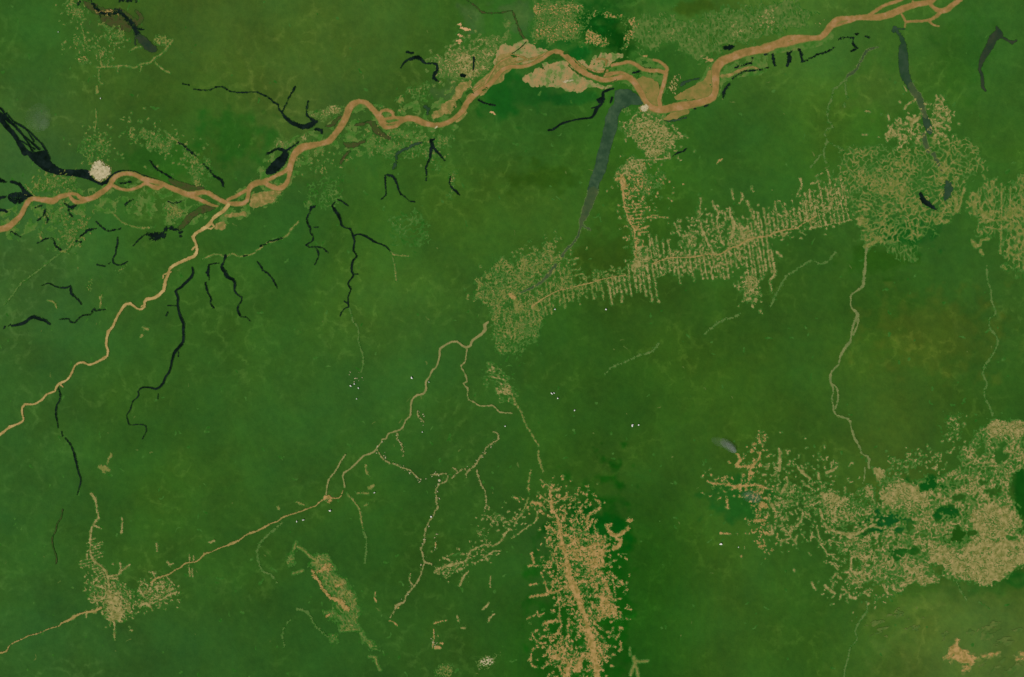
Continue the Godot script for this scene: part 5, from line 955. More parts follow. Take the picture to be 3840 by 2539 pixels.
	clearing("southern_strip", "long tan north-south clearing strip with the highway spine at the bottom", "farmland", "field_red", {"strewn": [[["c3", 400, 60, 9, 470, 370, 9, 535, 680, 9, 620, 880, 9, 690, 1090, 9, 740, 1300, 9, 785, 1568, 9], 90, 702, 0.4, 1.08, 301], [["c3", 600, 150, 9, 740, 380, 9, 780, 600, 9, 830, 850, 9, 900, 1000, 9], 110, 560, 0.4, 1.08, 302], [["c3", 360, 1150, 9, 420, 1400, 9, 560, 1540, 9], 90, 297, 0.4, 1.15, 303], [["c3", 380, 250, 9, 400, 560, 9, 440, 900, 9], 60, 216, 0.3, 0.72, 304], [["c2", 200, 1480, 9, 420, 1380, 9, 700, 1500, 9], 90, 175, 0.3, 0.72, 305]], "most": 200, "fringe": 0.7, "rough": 1.8, "grain": 1.6,
		"routes": [["c2", 350, 1370, 16, 360, 1450, 24, 370, 1568, 30, "c3", 400, 60, 22, 425, 140, 26, 445, 250, 24, 470, 370, 34, 500, 480, 34, 520, 590, 56, 535, 680, 50, 570, 750, 70, 610, 850, 50, 630, 920, 44, 665, 1000, 40, 690, 1090, 38, 710, 1170, 44, 735, 1260, 60, 750, 1340, 50, 765, 1430, 46, 780, 1520, 46, 790, 1620, 46],
			["c3", 690, 170, 20, 700, 90, 24, 760, 40, 16, 810, 10, 12], ["c3", 600, 80, 14, 610, 40, 16], ["c3", 870, 170, 20, 900, 240, 28, 960, 270, 36, 1030, 230, 30, 1070, 200, 22], ["c3", 1060, 130, 20, 1100, 130, 16, 1075, 110, 14], ["c3", 960, 300, 26, 1000, 310, 20, 980, 360, 40, 930, 390, 26], ["c3", 500, 410, 14, 620, 395, 18, 720, 370, 16, 780, 350, 30, 830, 340, 20], ["c3", 720, 380, 10, 770, 450, 12, 820, 470, 24, 840, 400, 16, 870, 410, 14], ["c3", 480, 480, 10, 640, 490, 16], ["c3", 730, 550, 18, 830, 535, 20, 830, 480, 16], ["c3", 850, 680, 18, 880, 760, 26, 890, 800, 22], ["c3", 770, 820, 26, 830, 840, 30, 850, 870, 20], ["c3", 170, 835, 16, 250, 815, 18, 340, 800, 20, 400, 780, 12, 470, 755, 12], ["c3", 270, 610, 6, 300, 690, 12, 330, 790, 9], ["c3", 160, 720, 14, 240, 715, 14], ["c3", 180, 430, 18, 200, 510, 14, 210, 540, 9], ["c3", 150, 545, 14, 240, 545, 9], ["c3", 325, 290, 12, 325, 340, 14], ["c3", 420, 820, 10, 435, 920, 9, 435, 1030, 10, 455, 1080, 9, 430, 1160, 9], ["c3", 290, 1080, 22, 340, 1060, 26, 420, 1045, 12], ["c3", 480, 905, 22, 490, 900, 22], ["c3", 230, 975, 14, 240, 1000, 12, 290, 985, 9], ["c3", 140, 1028, 5, 220, 990, 6], ["c3", 230, 1135, 9, 185, 1175, 9, 210, 1220, 12, 250, 1255, 14, 305, 1255, 12], ["c3", 175, 1350, 6, 175, 1450, 8, 235, 1480, 5], ["c3", 525, 1020, 14, 515, 1100, 12, 520, 1190, 20], ["c3", 370, 1175, 10, 430, 1170, 12], ["c3", 440, 1340, 16, 490, 1320, 34], ["c3", 330, 1340, 22, 350, 1290, 10], ["c3", 360, 1390, 24, 420, 1400, 20], ["c3", 400, 1465, 8, 450, 1465, 10], ["c3", 510, 1500, 60, 540, 1440, 24, 550, 1400, 16], ["c3", 600, 1500, 60, 620, 1420, 26, 660, 1370, 24], ["c3", 480, 1560, 20, 520, 1540, 40], ["c3", 790, 1390, 12, 850, 1390, 8, 940, 1360, 12], ["c3", 790, 1420, 12, 850, 1410, 10], ["c3", 840, 1270, 12, 890, 1280, 14, 950, 1290, 9], ["c3", 1000, 1260, 10, 1000, 1310, 14, 980, 1330, 12], ["c3", 960, 1220, 8, 990, 1160, 9, 990, 1110, 7], ["c3", 910, 1465, 10, 940, 1468, 10], ["c3", 190, 1315, 18, 200, 1310, 14], ["c3", 500, 1260, 16, 530, 1300, 8], ["c2", 540, 1430, 8, 470, 1440, 14, 400, 1480, 12], ["c2", 180, 1480, 24, 240, 1490, 26, 280, 1490, 14], ["c2", 0, 1430, 12, 60, 1450, 14, 75, 1480, 9], ["c2", 760, 1450, 9, 800, 1470, 14, 810, 1530, 14, 760, 1568, 14], ["c2", 600, 1550, 12, 640, 1560, 12], ["c2", 690, 1405, 12, 685, 1420, 10]],
		"polys": [[["c3", 380, 150, 560, 100, 740, 220, 900, 260, 880, 420, 860, 560, 930, 680, 940, 860, 1010, 980, 960, 1060, 800, 1080, 700, 1050, 560, 880, 480, 780, 440, 600, 380, 440], {"amp": 1.8, "bias": -0.24, "soft": 5.0, "freq": 0.34, "worm": 0.4, "coarse": 0.6}], [["c3", 450, 380, 740, 330, 720, 480, 480, 500], {"amp": 1.8, "bias": -0.06, "soft": 4.0, "freq": 0.34, "worm": 0.5}], [["c3", 560, 980, 760, 1000, 800, 1200, 860, 1260, 840, 1568, 700, 1568, 660, 1300, 600, 1100], {"amp": 1.8, "bias": -0.2, "soft": 5.0, "freq": 0.34}], [["c3", 340, 1340, 520, 1290, 680, 1340, 660, 1568, 460, 1568, 520, 1440, 360, 1430], {"amp": 1.8, "bias": -0.2, "soft": 5.0, "freq": 0.3}], [["c3", 880, 1000, 1010, 980, 1010, 1080, 900, 1060], {"amp": 1.8, "bias": -0.2, "soft": 3.0, "freq": 0.34}]]})
	clearing("spur_road", "thin cleared road slanting west from the southern strip", "clearing", "field_tan", {"strewn": [[["b3", 1680, 570, 9, 1900, 510, 9, 2200, 350, 9], 60, 175, 0.25, 0.58, 461], [["b3", 2050, 100, 9, 2250, 120, 9, "c3", 60, 120, 9], 70, 121, 0.25, 0.50, 462]], "most": 40, "fringe": 0.6, "rough": 1.4, "grain": 2.0,
		"routes": [["b3", 1640, 590, 10, 1700, 565, 16, 1760, 545, 26, 1820, 530, 22, 1880, 515, 18, 1940, 490, 12, 1965, 420, 14, 2005, 390, 12, 2060, 370, 10, 2110, 350, 9, 2170, 360, 8, 2230, 335, 14, 2270, 290, 14, 2290, 250, 16, 2330, 210, 14, 2352, 215, 10], ["b3", 1720, 470, 12, 1770, 490, 12, 1800, 510, 9], ["b3", 1880, 440, 16, 1910, 440, 14], ["b3", 1860, 575, 18, 1890, 580, 18], ["b3", 1870, 730, 12, 1900, 660, 22, 1940, 605, 8], ["b3", 2090, 470, 7, 2140, 440, 9, 2180, 412, 10, 2250, 410, 10], ["b3", 2010, 520, 6, 2080, 490, 6, 2130, 500, 6], ["b3", 2290, 145, 18, 2320, 150, 16], ["c3", 20, 180, 8, 40, 130, 9, 80, 80, 9, 120, 20, 8], ["c3", 230, 20, 8, 220, 130, 6, 140, 190, 6, 60, 250, 6, 0, 290, 6], ["b3", 2150, 740, 6, 2155, 640, 7], ["b3", 2080, 945, 10, 2110, 925, 16, 2140, 890, 12], ["b3", 2140, 1060, 14, 2150, 1020, 10, 2190, 990, 6], ["b3", 1850, 1010, 10, 1865, 1070, 9], ["b3", 1895, 1115, 18, 1920, 1115, 16], ["b3", 1420, 620, 8, 1410, 680, 5, 1440, 720, 5]],
		"polys": [[["b3", 1640, 580, 1950, 480, 1960, 560, 1760, 680, 1660, 640], {"amp": 1.5, "bias": -0.4, "soft": 4.0, "freq": 0.3}], [["b3", 2010, 210, 2100, 200, 2120, 290, 2030, 270], {"amp": 1.5, "bias": -0.1, "soft": 3.0, "freq": 0.4}], [["b3", 1960, 80, 2260, 60, 2260, 160, 2020, 130], {"amp": 1.5, "bias": -0.5, "soft": 4.0, "freq": 0.4}]]})
	clearing("crossroads_settlement", "dense olive settlement where two dirt roads meet in the south-west", "farmland", "field_tan", {"strewn": [[["a3", 850, 700, 9, 1050, 900, 9, 1150, 1000, 9], 80, 351, 0.3, 0.72, 331], [["a3", 1250, 800, 9, 1450, 760, 9, 1560, 780, 9], 70, 243, 0.3, 0.72, 332]], "most": 150, "fringe": 0.8, "rough": 1.3, "grain": 1.8,
		"routes": [["a2", 840, 1400, 14, 865, 1430, 26, 885, 1500, 9, 890, 1568, 9, "a3", 900, 60, 11, 905, 105, 16, 860, 165, 12, 835, 230, 16, 830, 320, 13, 830, 400, 13, 850, 480, 16, 900, 530, 18, 960, 580, 22, 990, 640, 22, 1000, 720, 16, 1010, 800, 20, 1015, 880, 40], ["a3", 860, 170, 12, 935, 205, 12], ["a3", 800, 440, 16, 805, 480, 12], ["a3", 1000, 640, 18, 1080, 630, 16, 1110, 590, 14, 1105, 520, 12], ["a3", 1110, 600, 12, 1170, 550, 16, 1200, 530, 8], ["a3", 1020, 665, 14, 1080, 660, 14], ["a3", 1050, 1060, 8, 1052, 1120, 7, 1050, 1180, 8, 1060, 1225, 6], ["a3", 820, 850, 10, 900, 860, 16, 960, 830, 14, 980, 790, 12], ["a3", 940, 740, 24, 900, 735, 14], ["a3", 1290, 780, 12, 1330, 830, 12, 1390, 860, 12], ["a3", 1280, 920, 18, 1340, 890, 24, 1390, 930, 14], ["a3", 1400, 890, 10, 1500, 850, 10, 1560, 810, 16, 1620, 790, 14], ["a3", 1430, 660, 14, 1400, 605, 10], ["a3", 1540, 660, 9, 1600, 720, 10], ["a3", 1440, 740, 16, 1450, 780, 12], ["a3", 860, 960, 30, 880, 970, 20], ["a3", 690, 1010, 30, 660, 1035, 20], ["a3", 800, 970, 24, 790, 1015, 7]],
		"spurs": [[["a3", 830, 310, 9, 830, 400, 9, 860, 500, 9], 26, 1, -0.3, 30, 130, 5, 71], [["a3", 840, 480, 9, 950, 600, 9, 990, 650, 9], 28, -1, 0.25, 40, 150, 5, 72], [["a3", 830, 330, 9, 840, 480, 9], 40, -1, 0.2, 20, 40, 5, 73]],
		"polys": [[["a3", 820, 620, 900, 640, 1000, 690, 1100, 650, 1180, 700, 1250, 770, 1230, 880, 1220, 980, 1170, 1050, 1010, 1070, 930, 1000, 900, 950, 960, 880, 830, 870, 815, 760], {"amp": 1.7, "bias": -0.2, "soft": 4.0, "freq": 0.36, "worm": 0.5, "turn": 30, "long": 1.5}], [["a3", 1000, 760, 1100, 750, 1130, 860, 1170, 980, 1100, 1060, 1000, 1050, 940, 980, 990, 870], {"amp": 1.9, "bias": 0.22, "soft": 4.0, "freq": 0.34, "worm": 0.4, "turn": 30, "long": 1.6}], [["a3", 1240, 760, 1400, 700, 1510, 650, 1600, 720, 1625, 790, 1520, 850, 1400, 910, 1260, 960, 1200, 900, 1270, 850], {"amp": 1.7, "bias": -0.2, "soft": 4.0, "freq": 0.36, "worm": 0.5, "turn": -30, "long": 1.5}]]})
	clearing("roadside_clearing", "small star-shaped tan clearing in the western forest", "clearing", "field_olive", {"most": 10, "fringe": 0.8, "rough": 1.4, "routes": [["a2", 910, 1150, 16, 960, 1165, 44, 1010, 1185, 14], ["a2", 950, 1190, 20, 965, 1210, 10], ["a2", 985, 1125, 10, 1000, 1080, 9, 1025, 1040, 20]]})
	clearing("roadside_clearing", "pair of tan clearings beside the middle of the western highway", "clearing", "field_tan", {"most": 20, "fringe": 0.7, "rough": 1.4, "routes": [["a3", 1930, 330, 14, 1970, 315, 14], ["a3", 1540, 510, 14, 1560, 540, 16, 1590, 520, 9], ["a3", 1740, 440, 7, 1745, 490, 9], ["a3", 1780, 450, 7, 1775, 500, 9], ["a3", 1735, 540, 8, 1745, 640, 7], ["a3", 1770, 580, 6, 1772, 650, 5], ["a3", 1440, 340, 9, 1442, 405, 18], ["a3", 1120, 105, 14, 1125, 170, 9, 1115, 245, 14]]})
	clearing("roadside_clearing", "speckled clearing right of the road town", "clearing", "field_olive", {"most": 30, "fringe": 0.7, "rough": 1.4, "routes": [["b2", 930, 1395, 8, 1035, 1398, 9], ["b2", 1040, 1350, 26, 1080, 1320, 14], ["b2", 1010, 1140, 8, 1010, 1190, 12, 1045, 1240, 6], ["b2", 1000, 1510, 9, 1025, 1495, 12], ["b2", 840, 1400, 9, 890, 1460, 8, 940, 1520, 9, 955, 1560, 8, "b3", 965, 110, 8, 985, 210, 6], ["b2", 370, 1475, 8, 440, 1500, 12], ["b2", 200, 1520, 16, 210, 1540, 12]]})
	clearing("roadside_clearing", "short clearings beside the mining creek with a sandy tip", "clearing", "field_red", {"most": 30, "fringe": 0.6, "rough": 1.2, "routes": [["b3", 1650, 1295, 30, 1690, 1298, 18], ["b3", 1632, 1130, 7, 1634, 1215, 9, 1622, 1300, 9], ["b3", 1672, 1185, 9, 1674, 1200, 9], ["b3", 1690, 1255, 12, 1715, 1260, 14], ["b3", 1632, 1075, 6, 1750, 1045, 7], ["b3", 1648, 330, 9, 1652, 380, 9], ["b3", 1290, 915, 24, 1310, 930, 18], ["b3", 1098, 790, 9, 1092, 840, 12, 1108, 880, 8], ["b3", 1230, 1050, 9, 1265, 1060, 9, 1305, 1105, 8]]})
	clearing("roadside_clearing", "pale speckled clearing touching the bottom edge, right one of two", "clearing", "town", {"most": 30, "fringe": 0.8, "fringe_mat": "field_green", "polys": [[["b3", 2030, 1420, 2110, 1370, 2220, 1360, 2190, 1450, 2110, 1490, 2050, 1480], {"amp": 1.6, "bias": -0.05, "soft": 3.0, "freq": 0.4}]]})
	clearing("roadside_clearing", "olive speckled clearing touching the bottom edge, left one of two", "clearing", "field_olive", {"most": 30, "fringe": 0.8, "polys": [[["b3", 1630, 1510, 1720, 1450, 1830, 1470, 1790, 1580, 1640, 1580], {"amp": 1.6, "bias": -0.02, "soft": 3.0, "freq": 0.4}]]})
	clearing("roadside_clearing", "olive cross-shaped clearing at the bottom edge right of the strip", "clearing", "field_olive", {"most": 30, "fringe": 1.0, "routes": [["c3", 1120, 1390, 24, 1130, 1440, 26, 1110, 1490, 20, 1090, 1550, 14], ["c3", 1140, 1420, 20, 1200, 1425, 14, 1245, 1420, 18], ["c3", 1140, 1470, 18, 1160, 1560, 16], ["c3", 1085, 1300, 5, 1085, 1370, 6]]})
	clearing("savanna", "olive natural savanna scar with pinkish bare cores in the south", "savanna", "field_olive", {"most": 80, "fringe": 1.2,
		"polys": [[["b3", 480, 480, 560, 420, 650, 415, 700, 500, 730, 580, 800, 650, 850, 720, 920, 820, 980, 950, 940, 1050, 970, 1120, 1020, 1200, 1100, 1280, 1200, 1350, 1080, 1310, 960, 1240, 930, 1140, 780, 1140, 750, 1090, 690, 1060, 620, 950, 740, 960, 680, 860, 640, 780, 590, 700, 530, 640], {"amp": 1.7, "bias": -0.06, "soft": 4.0, "freq": 0.28, "worm": 0.5, "turn": 60, "long": 1.5}], [["b3", 270, 430, 360, 430, 350, 520, 290, 560], {"amp": 1.5, "bias": -0.3, "soft": 3.0, "freq": 0.3}], [["b3", 660, 1160, 760, 1180, 760, 1270, 690, 1250], {"amp": 1.6, "bias": -0.05, "soft": 3.0, "freq": 0.3}]],
		"routes": [["b3", 385, 370, 10, 440, 400, 10, 500, 460, 12, 560, 500, 14], ["b3", 335, 420, 8, 370, 330, 9], ["b3", 340, 615, 7, 430, 590, 8], ["b3", 1040, 1380, 9, 1100, 1390, 9, 1110, 1450, 10, 1140, 1500, 8], ["b3", 780, 1140, 8, 940, 1128, 8]]})
	clearing("bare_savanna", "pinkish bare sand cores along the savanna scar's left edge", "savanna", "field_red", {"most": 40, "fringe": 0.0, "layer": 5, "rough": 1.8, "routes": [["b3", 520, 580, 14, 540, 650, 26, 580, 680, 14, 600, 740, 22, 640, 790, 20, 700, 850, 24, 760, 860, 40, 800, 910, 44, 840, 945, 40], ["b3", 570, 600, 28, 600, 590, 24, 640, 540, 20], ["b3", 730, 730, 20, 780, 720, 24], ["b3", 680, 990, 18, 650, 1010, 12]], "polys": [[["b3", 590, 520, 690, 510, 730, 590, 600, 610], {"amp": 1.6, "bias": 0.0, "soft": 3.0, "freq": 0.36}]]})
	clearing("savanna", "broad pinkish bare savanna in the south-east corner", "savanna", "field_red", {"most": 40, "fringe": 1.2, "fringe_mat": "savanna_grass", "mid_mat": "field_olive", "polys": [[["d3", 1630, 1400, 1700, 1280, 1740, 1230, 1790, 1310, 1860, 1375, 1960, 1370, 2130, 1340, 1960, 1410, 1870, 1470, 1850, 1540, 1790, 1540, 1740, 1440], {"amp": 2.4, "bias": 0.55, "soft": 4.0, "freq": 0.11, "turn": -20, "long": 1.8}], [["d3", 2250, 1400, 2300, 1320, 2400, 1280, 2400, 1400, 2300, 1430], {"amp": 2.4, "bias": 0.3, "soft": 5.0, "freq": 0.11, "turn": -20, "long": 1.8}]]})
	clearing("savanna", "faint olive savanna streaks above the pinkish bare corner", "savanna", "savanna_grass", {"most": 60, "fringe": 0.0, "polys": [[["d3", 1540, 1200, 1600, 1120, 1690, 1080, 1680, 1180, 1600, 1230], {"amp": 2.2, "bias": 0.1, "soft": 5.0, "freq": 0.1, "turn": -30, "long": 2.0}], [["d3", 1700, 1080, 2100, 1020, 2352, 1100, 2352, 1300, 2100, 1330, 1900, 1320, 1800, 1200], {"amp": 2.2, "bias": -0.3, "soft": 6.0, "freq": 0.09, "turn": -20, "long": 2.5}], [["d3", 900, 950, 1450, 950, 1500, 1150, 1000, 1300, 850, 1200], {"amp": 2.0, "bias": -0.45, "soft": 8.0, "freq": 0.09, "turn": -15, "long": 2.5}], [["d3", 1700, 1430, 2352, 1380, 2352, 1568, 1700, 1568], {"amp": 2.2, "bias": -0.3, "soft": 5.0, "freq": 0.09, "turn": -25, "long": 2.5}]]})
	clearing("bare_savanna", "bright pink bare sand spots in the northern forest, upper one", "savanna", "sand", {"most": 5, "fringe": 0.5, "rough": 1.6, "routes": [["b0", 1850, 232, 12, 1875, 222, 22, 1885, 255, 14, 1920, 272, 30, 1965, 270, 16]]})
	clearing("bare_savanna", "bright pink bare sand spots in the northern forest, lower one", "savanna", "sand", {"most": 5, "fringe": 0.5, "rough": 1.6, "routes": [["b0", 1860, 325, 12, 1890, 335, 16], ["b0", 1845, 370, 14, 1880, 380, 24, 1870, 395, 12]]})
	clearing("bare_savanna", "tiny pinkish bare spot in the dark forest south of the braids", "savanna", "sand", {"most": 5, "fringe": 0.5, "rough": 1.0, "routes": [["b0", 2160, 1030, 12, 2185, 1038, 14, 2200, 1055, 8]]})

	# ------------------------------------------------ riverside farms
	clearing("riverside_farms", "speckled pastures north of the braids around the square black lake", "farmland", "field_tan", {"strewn": [[["b0", 1720, 640, 9, 1950, 560, 9, 2150, 420, 9], 90, 432, 0.3, 0.65, 411]], "most": 120, "fringe": 0.9, "fringe_mat": "field_green", "polys": [[["b0", 1600, 540, 1750, 520, 1850, 460, 1950, 450, 2050, 440, 2120, 340, 2250, 330, 2300, 200, 2352, 180, 2352, 360, 2240, 420, 2200, 540, 2140, 700, 2040, 740, 1960, 740, 1880, 740, 1700, 740, 1680, 640], {"amp": 1.8, "bias": -0.16, "soft": 5.0, "freq": 0.32, "worm": 0.5}], [["b0", 2100, 480, 2190, 470, 2180, 520, 2110, 530], {"amp": 1.8, "bias": 0.2, "soft": 3.0, "freq": 0.3}], [["b0", 1910, 640, 2000, 640, 2000, 680, 1920, 690], {"amp": 1.8, "bias": 0.1, "soft": 3.0, "freq": 0.3}]]})
	clearing("riverside_farms", "speckled farms between the oxbow lake and the main river", "farmland", "field_tan", {"most": 60, "fringe": 0.9, "fringe_mat": "field_green", "polys": [[["b0", 490, 1040, 560, 1030, 720, 960, 830, 960, 780, 1050, 700, 1080, 620, 1130, 560, 1100], {"amp": 1.8, "bias": -0.1, "soft": 4.0, "freq": 0.34, "worm": 0.4}], [["b0", 80, 1360, 180, 1280, 300, 1270, 380, 1330, 260, 1370, 120, 1400], {"amp": 1.7, "bias": -0.3, "soft": 4.0, "freq": 0.36, "worm": 0.4}], [["b0", 410, 1240, 460, 1230, 460, 1290, 420, 1290], {"amp": 1.7, "bias": 0.0, "soft": 3.0, "freq": 0.3}]]})
	clearing("riverside_farms", "thin light-green farm lines on the north bank floodplain", "farmland", "field_olive", {"most": 60, "fringe": 0.8, "polys": [[["b0", 1290, 880, 1350, 860, 1390, 1040, 1290, 1040], {"amp": 1.7, "bias": -0.12, "soft": 3.0, "freq": 0.34, "turn": 85, "long": 1.6}], [["b0", 1360, 830, 1500, 740, 1600, 740, 1640, 900, 1560, 970, 1400, 900], {"amp": 1.6, "bias": -0.38, "soft": 5.0, "freq": 0.3, "worm": 0.8, "turn": 70, "long": 1.5}], [["b0", 1100, 960, 1190, 950, 1190, 1000, 1120, 1000], {"amp": 1.6, "bias": -0.1, "soft": 3.0, "freq": 0.34}]]})
	clearing("riverside_farms", "loose pale farm patches south of the main river's double loop", "farmland", "field_olive", {"strewn": [[["b0", 1050, 1280, 9, 1500, 1290, 9, 1750, 1400, 9], 80, 216, 0.25, 0.50, 451], [["b0", 120, 1560, 9, 420, 1480, 9, 900, 1450, 9], 60, 121, 0.25, 0.43, 452]], "most": 80, "fringe": 0.9, "polys": [[["b0", 1000, 1230, 1300, 1280, 1500, 1300, 1640, 1250, 1850, 1200, 1850, 1300, 1700, 1400, 1800, 1568, 1560, 1568, 1500, 1440, 1200, 1480, 1000, 1440, 900, 1300], {"amp": 1.6, "bias": -0.4, "soft": 6.0, "freq": 0.25, "worm": 0.6}], [["b1", 1740, 0, 1850, 0, 1830, 120, 1800, 260, 1770, 270, 1790, 150], {"amp": 1.6, "bias": -0.05, "soft": 3.0, "freq": 0.36}], [["b1", 150, 160, 250, 100, 270, 200, 180, 320, 100, 300], {"amp": 1.6, "bias": -0.35, "soft": 4.0, "freq": 0.34}], [["b1", 440, 60, 800, 40, 820, 330, 600, 420, 440, 330], {"amp": 1.5, "bias": -0.62, "soft": 6.0, "freq": 0.2, "worm": 0.9}], [["b1", 1200, 360, 1560, 330, 1640, 600, 1450, 780, 1200, 620], {"amp": 1.4, "bias": -0.7, "soft": 6.0, "freq": 0.16, "worm": 0.9}]], "routes": [["b1", 100, 660, 8, 160, 648, 8, 280, 600, 8, 330, 530, 9, 390, 470, 8], ["b1", 0, 740, 7, 60, 700, 8], ["a1", 1860, 810, 5, 1990, 765, 6, 2060, 790, 6, 2140, 765, 7, 2200, 790, 7, 2300, 770, 7, 2352, 750, 6], ["b1", 1240, 745, 5, 1260, 770, 6, 1400, 785, 6], ["b1", 1255, 800, 5, 1275, 880, 7, 1290, 1010, 6]]})
	clearing("riverside_farms", "oval patch of speckled farms beside the brown confluence marsh", "farmland", "field_olive", {"most": 60, "fringe": 0.9, "polys": [[["a1", 1470, 310, 1530, 285, 1650, 310, 1720, 350, 1700, 420, 1600, 470, 1500, 430], {"amp": 1.7, "bias": -0.08, "soft": 3.0, "freq": 0.34, "worm": 0.5}], [["a1", 1170, 300, 1300, 270, 1320, 350, 1180, 380], {"amp": 1.6, "bias": -0.35, "soft": 4.0, "freq": 0.34}]], "routes": [["a1", 1040, 390, 6, 1120, 470, 8, 1200, 505, 9, 1290, 525, 8, 1390, 520, 7]]})
	clearing("riverside_farms", "speckled farms between the black river and the western main river", "farmland", "field_olive", {"strewn": [[["a1", 300, 140, 9, 660, 90, 9], 60, 148, 0.25, 0.50, 431], [["a1", 480, 400, 9, 760, 480, 9, 620, 700, 9], 80, 189, 0.25, 0.50, 432]], "most": 80, "fringe": 0.8, "polys": [[["a1", 220, 110, 320, 60, 560, 50, 720, 40, 740, 130, 600, 190, 340, 240, 260, 180], {"amp": 1.6, "bias": -0.35, "soft": 5.0, "freq": 0.34, "worm": 0.5}], [["a1", 620, 440, 800, 430, 860, 500, 740, 570, 660, 680, 560, 740, 470, 740, 520, 600], {"amp": 1.6, "bias": -0.35, "soft": 5.0, "freq": 0.32, "worm": 0.5}], [["a1", 420, 330, 600, 300, 560, 600, 480, 560], {"amp": 1.5, "bias": -0.5, "soft": 5.0, "freq": 0.3, "worm": 0.7}], [["a1", 310, 620, 350, 530, 400, 560, 390, 640], {"amp": 1.6, "bias": -0.1, "soft": 3.0, "freq": 0.25}], [["a1", 760, 1080, 840, 940, 860, 1020, 840, 1140], {"amp": 1.6, "bias": -0.2, "soft": 3.0, "freq": 0.36}], [["a1", 1040, 920, 1110, 860, 1200, 860, 1090, 950], {"amp": 1.6, "bias": -0.2, "soft": 3.0, "freq": 0.36}]], "routes": [["a1", 235, 130, 7, 325, 245, 9], ["a1", 640, 700, 8, 680, 640, 7], ["a1", 555, 740, 12, 600, 745, 10], ["a1", 920, 1160, 9, 928, 1215, 12, 920, 1255, 7], ["a1", 940, 1130, 6, 935, 1160, 7], ["a1", 1320, 1440, 16, 1360, 1460, 18], ["a1", 1290, 1530, 18, 1310, 1510, 12], ["a1", 440, 1190, 9, 500, 1210, 10, 520, 1260, 9]]})
	clearing("roadside_farms", "loose speckled farms north-east of the pale city", "farmland", "field_olive", {"strewn": [[["a0", 1180, 1180, 9, 1400, 1280, 9, 1560, 1330, 9, 1800, 1460, 9], 90, 243, 0.25, 0.50, 421], [["a0", 880, 1280, 9, 960, 1420, 9], 90, 148, 0.25, 0.50, 422]], "most": 80, "fringe": 0.8, "polys": [[["a0", 1160, 1160, 1240, 1170, 1230, 1280, 1170, 1260], {"amp": 1.6, "bias": 0.05, "soft": 3.0, "freq": 0.36}], [["a0", 1250, 1160, 1420, 1200, 1560, 1200, 1620, 1280, 1560, 1420, 1400, 1400, 1260, 1300], {"amp": 1.6, "bias": -0.38, "soft": 5.0, "freq": 0.34, "worm": 0.5}], [["a0", 1640, 1330, 1780, 1400, 1900, 1440, 2060, 1540, "a1", 1900, 160, 1800, 120, 1700, 30, "a0", 1720, 1520], {"amp": 1.6, "bias": -0.35, "soft": 5.0, "freq": 0.34, "worm": 0.5}], [["a1", 1780, 80, 1860, 70, 1880, 140, 1820, 160], {"amp": 1.6, "bias": 0.0, "soft": 3.0, "freq": 0.36}], [["a0", 750, 1240, 900, 1240, 1050, 1300, 1040, 1440, 940, 1480, 760, 1480, 700, 1400], {"amp": 1.6, "bias": -0.42, "soft": 5.0, "freq": 0.3, "worm": 0.6}]], "routes": [["a0", 1510, 1200, 6, 1590, 1270, 7, 1660, 1320, 7, 1740, 1380, 6], ["a0", 880, 1000, 8, 885, 1100, 8, 870, 1200, 7], ["a0", 910, 640, 5, 910, 740, 6, 940, 770, 9], ["a0", 895, 850, 26, 890, 790, 10], ["a0", 1440, 1250, 12, 1455, 1240, 10]]})
	clearing("roadside_farms", "thin green farm lines in the far north-west around the crossroads", "farmland", "field_olive", {"strewn": [[["a0", 640, 20, 9, 740, 180, 9], 50, 121, 0.25, 0.50, 441], [["a0", 640, 380, 9, 900, 460, 9, 940, 600, 9], 70, 148, 0.25, 0.50, 442], [["a0", 1000, 310, 9, 1130, 340, 9], 50, 94, 0.25, 0.58, 443]], "most": 80, "fringe": 0.8, "polys": [[["a0", 560, -20, 700, -20, 760, 120, 780, 230, 700, 200, 640, 80], {"amp": 1.6, "bias": -0.28, "soft": 4.0, "freq": 0.3, "worm": 0.8, "turn": 70, "long": 1.6}], [["a0", 840, 430, 1010, 420, 1000, 500, 860, 520], {"amp": 1.6, "bias": -0.3, "soft": 4.0, "freq": 0.34}], [["a0", 580, 350, 760, 370, 800, 420, 640, 410], {"amp": 1.5, "bias": -0.4, "soft": 4.0, "freq": 0.34, "worm": 0.7}], [["a0", 960, 300, 1150, 310, 1200, 360, 1030, 370], {"amp": 1.6, "bias": -0.2, "soft": 4.0, "freq": 0.34}], [["a0", 1400, 340, 1520, 330, 1590, 360, 1540, 440, 1420, 420], {"amp": 1.6, "bias": -0.18, "soft": 4.0, "freq": 0.34}], [["a0", 900, 200, 1000, 210, 1000, 280, 920, 280], {"amp": 1.6, "bias": -0.25, "soft": 4.0, "freq": 0.3}]], "routes": [["a0", 745, 220, 7, 775, 330, 7, 780, 410, 6], ["a0", 920, 500, 6, 925, 560, 6, 940, 610, 16], ["a0", 890, 620, 12, 960, 615, 12, 1060, 610, 8, 1150, 605, 8, 1240, 622, 8, 1300, 590, 8, 1390, 570, 9, 1420, 530, 9, 1480, 500, 9, 1540, 430, 8, 1585, 370, 12], ["a0", 1085, 620, 6, 1085, 660, 8], ["a0", 1190, 470, 8, 1240, 440, 8, 1300, 430, 8], ["a0", 1290, 650, 6, 1300, 610, 6], ["a0", 1430, 580, 9, 1500, 640, 8, 1560, 665, 12]]})
	clearing("reddish_clearing", "reddish speckled clearing left of the north-western crossroads", "clearing", "field_red", {"most": 20, "fringe": 0.8, "polys": [[["a0", 690, 540, 770, 500, 840, 530, 810, 580, 720, 590], {"amp": 1.6, "bias": 0.0, "soft": 3.0, "freq": 0.36}]]})
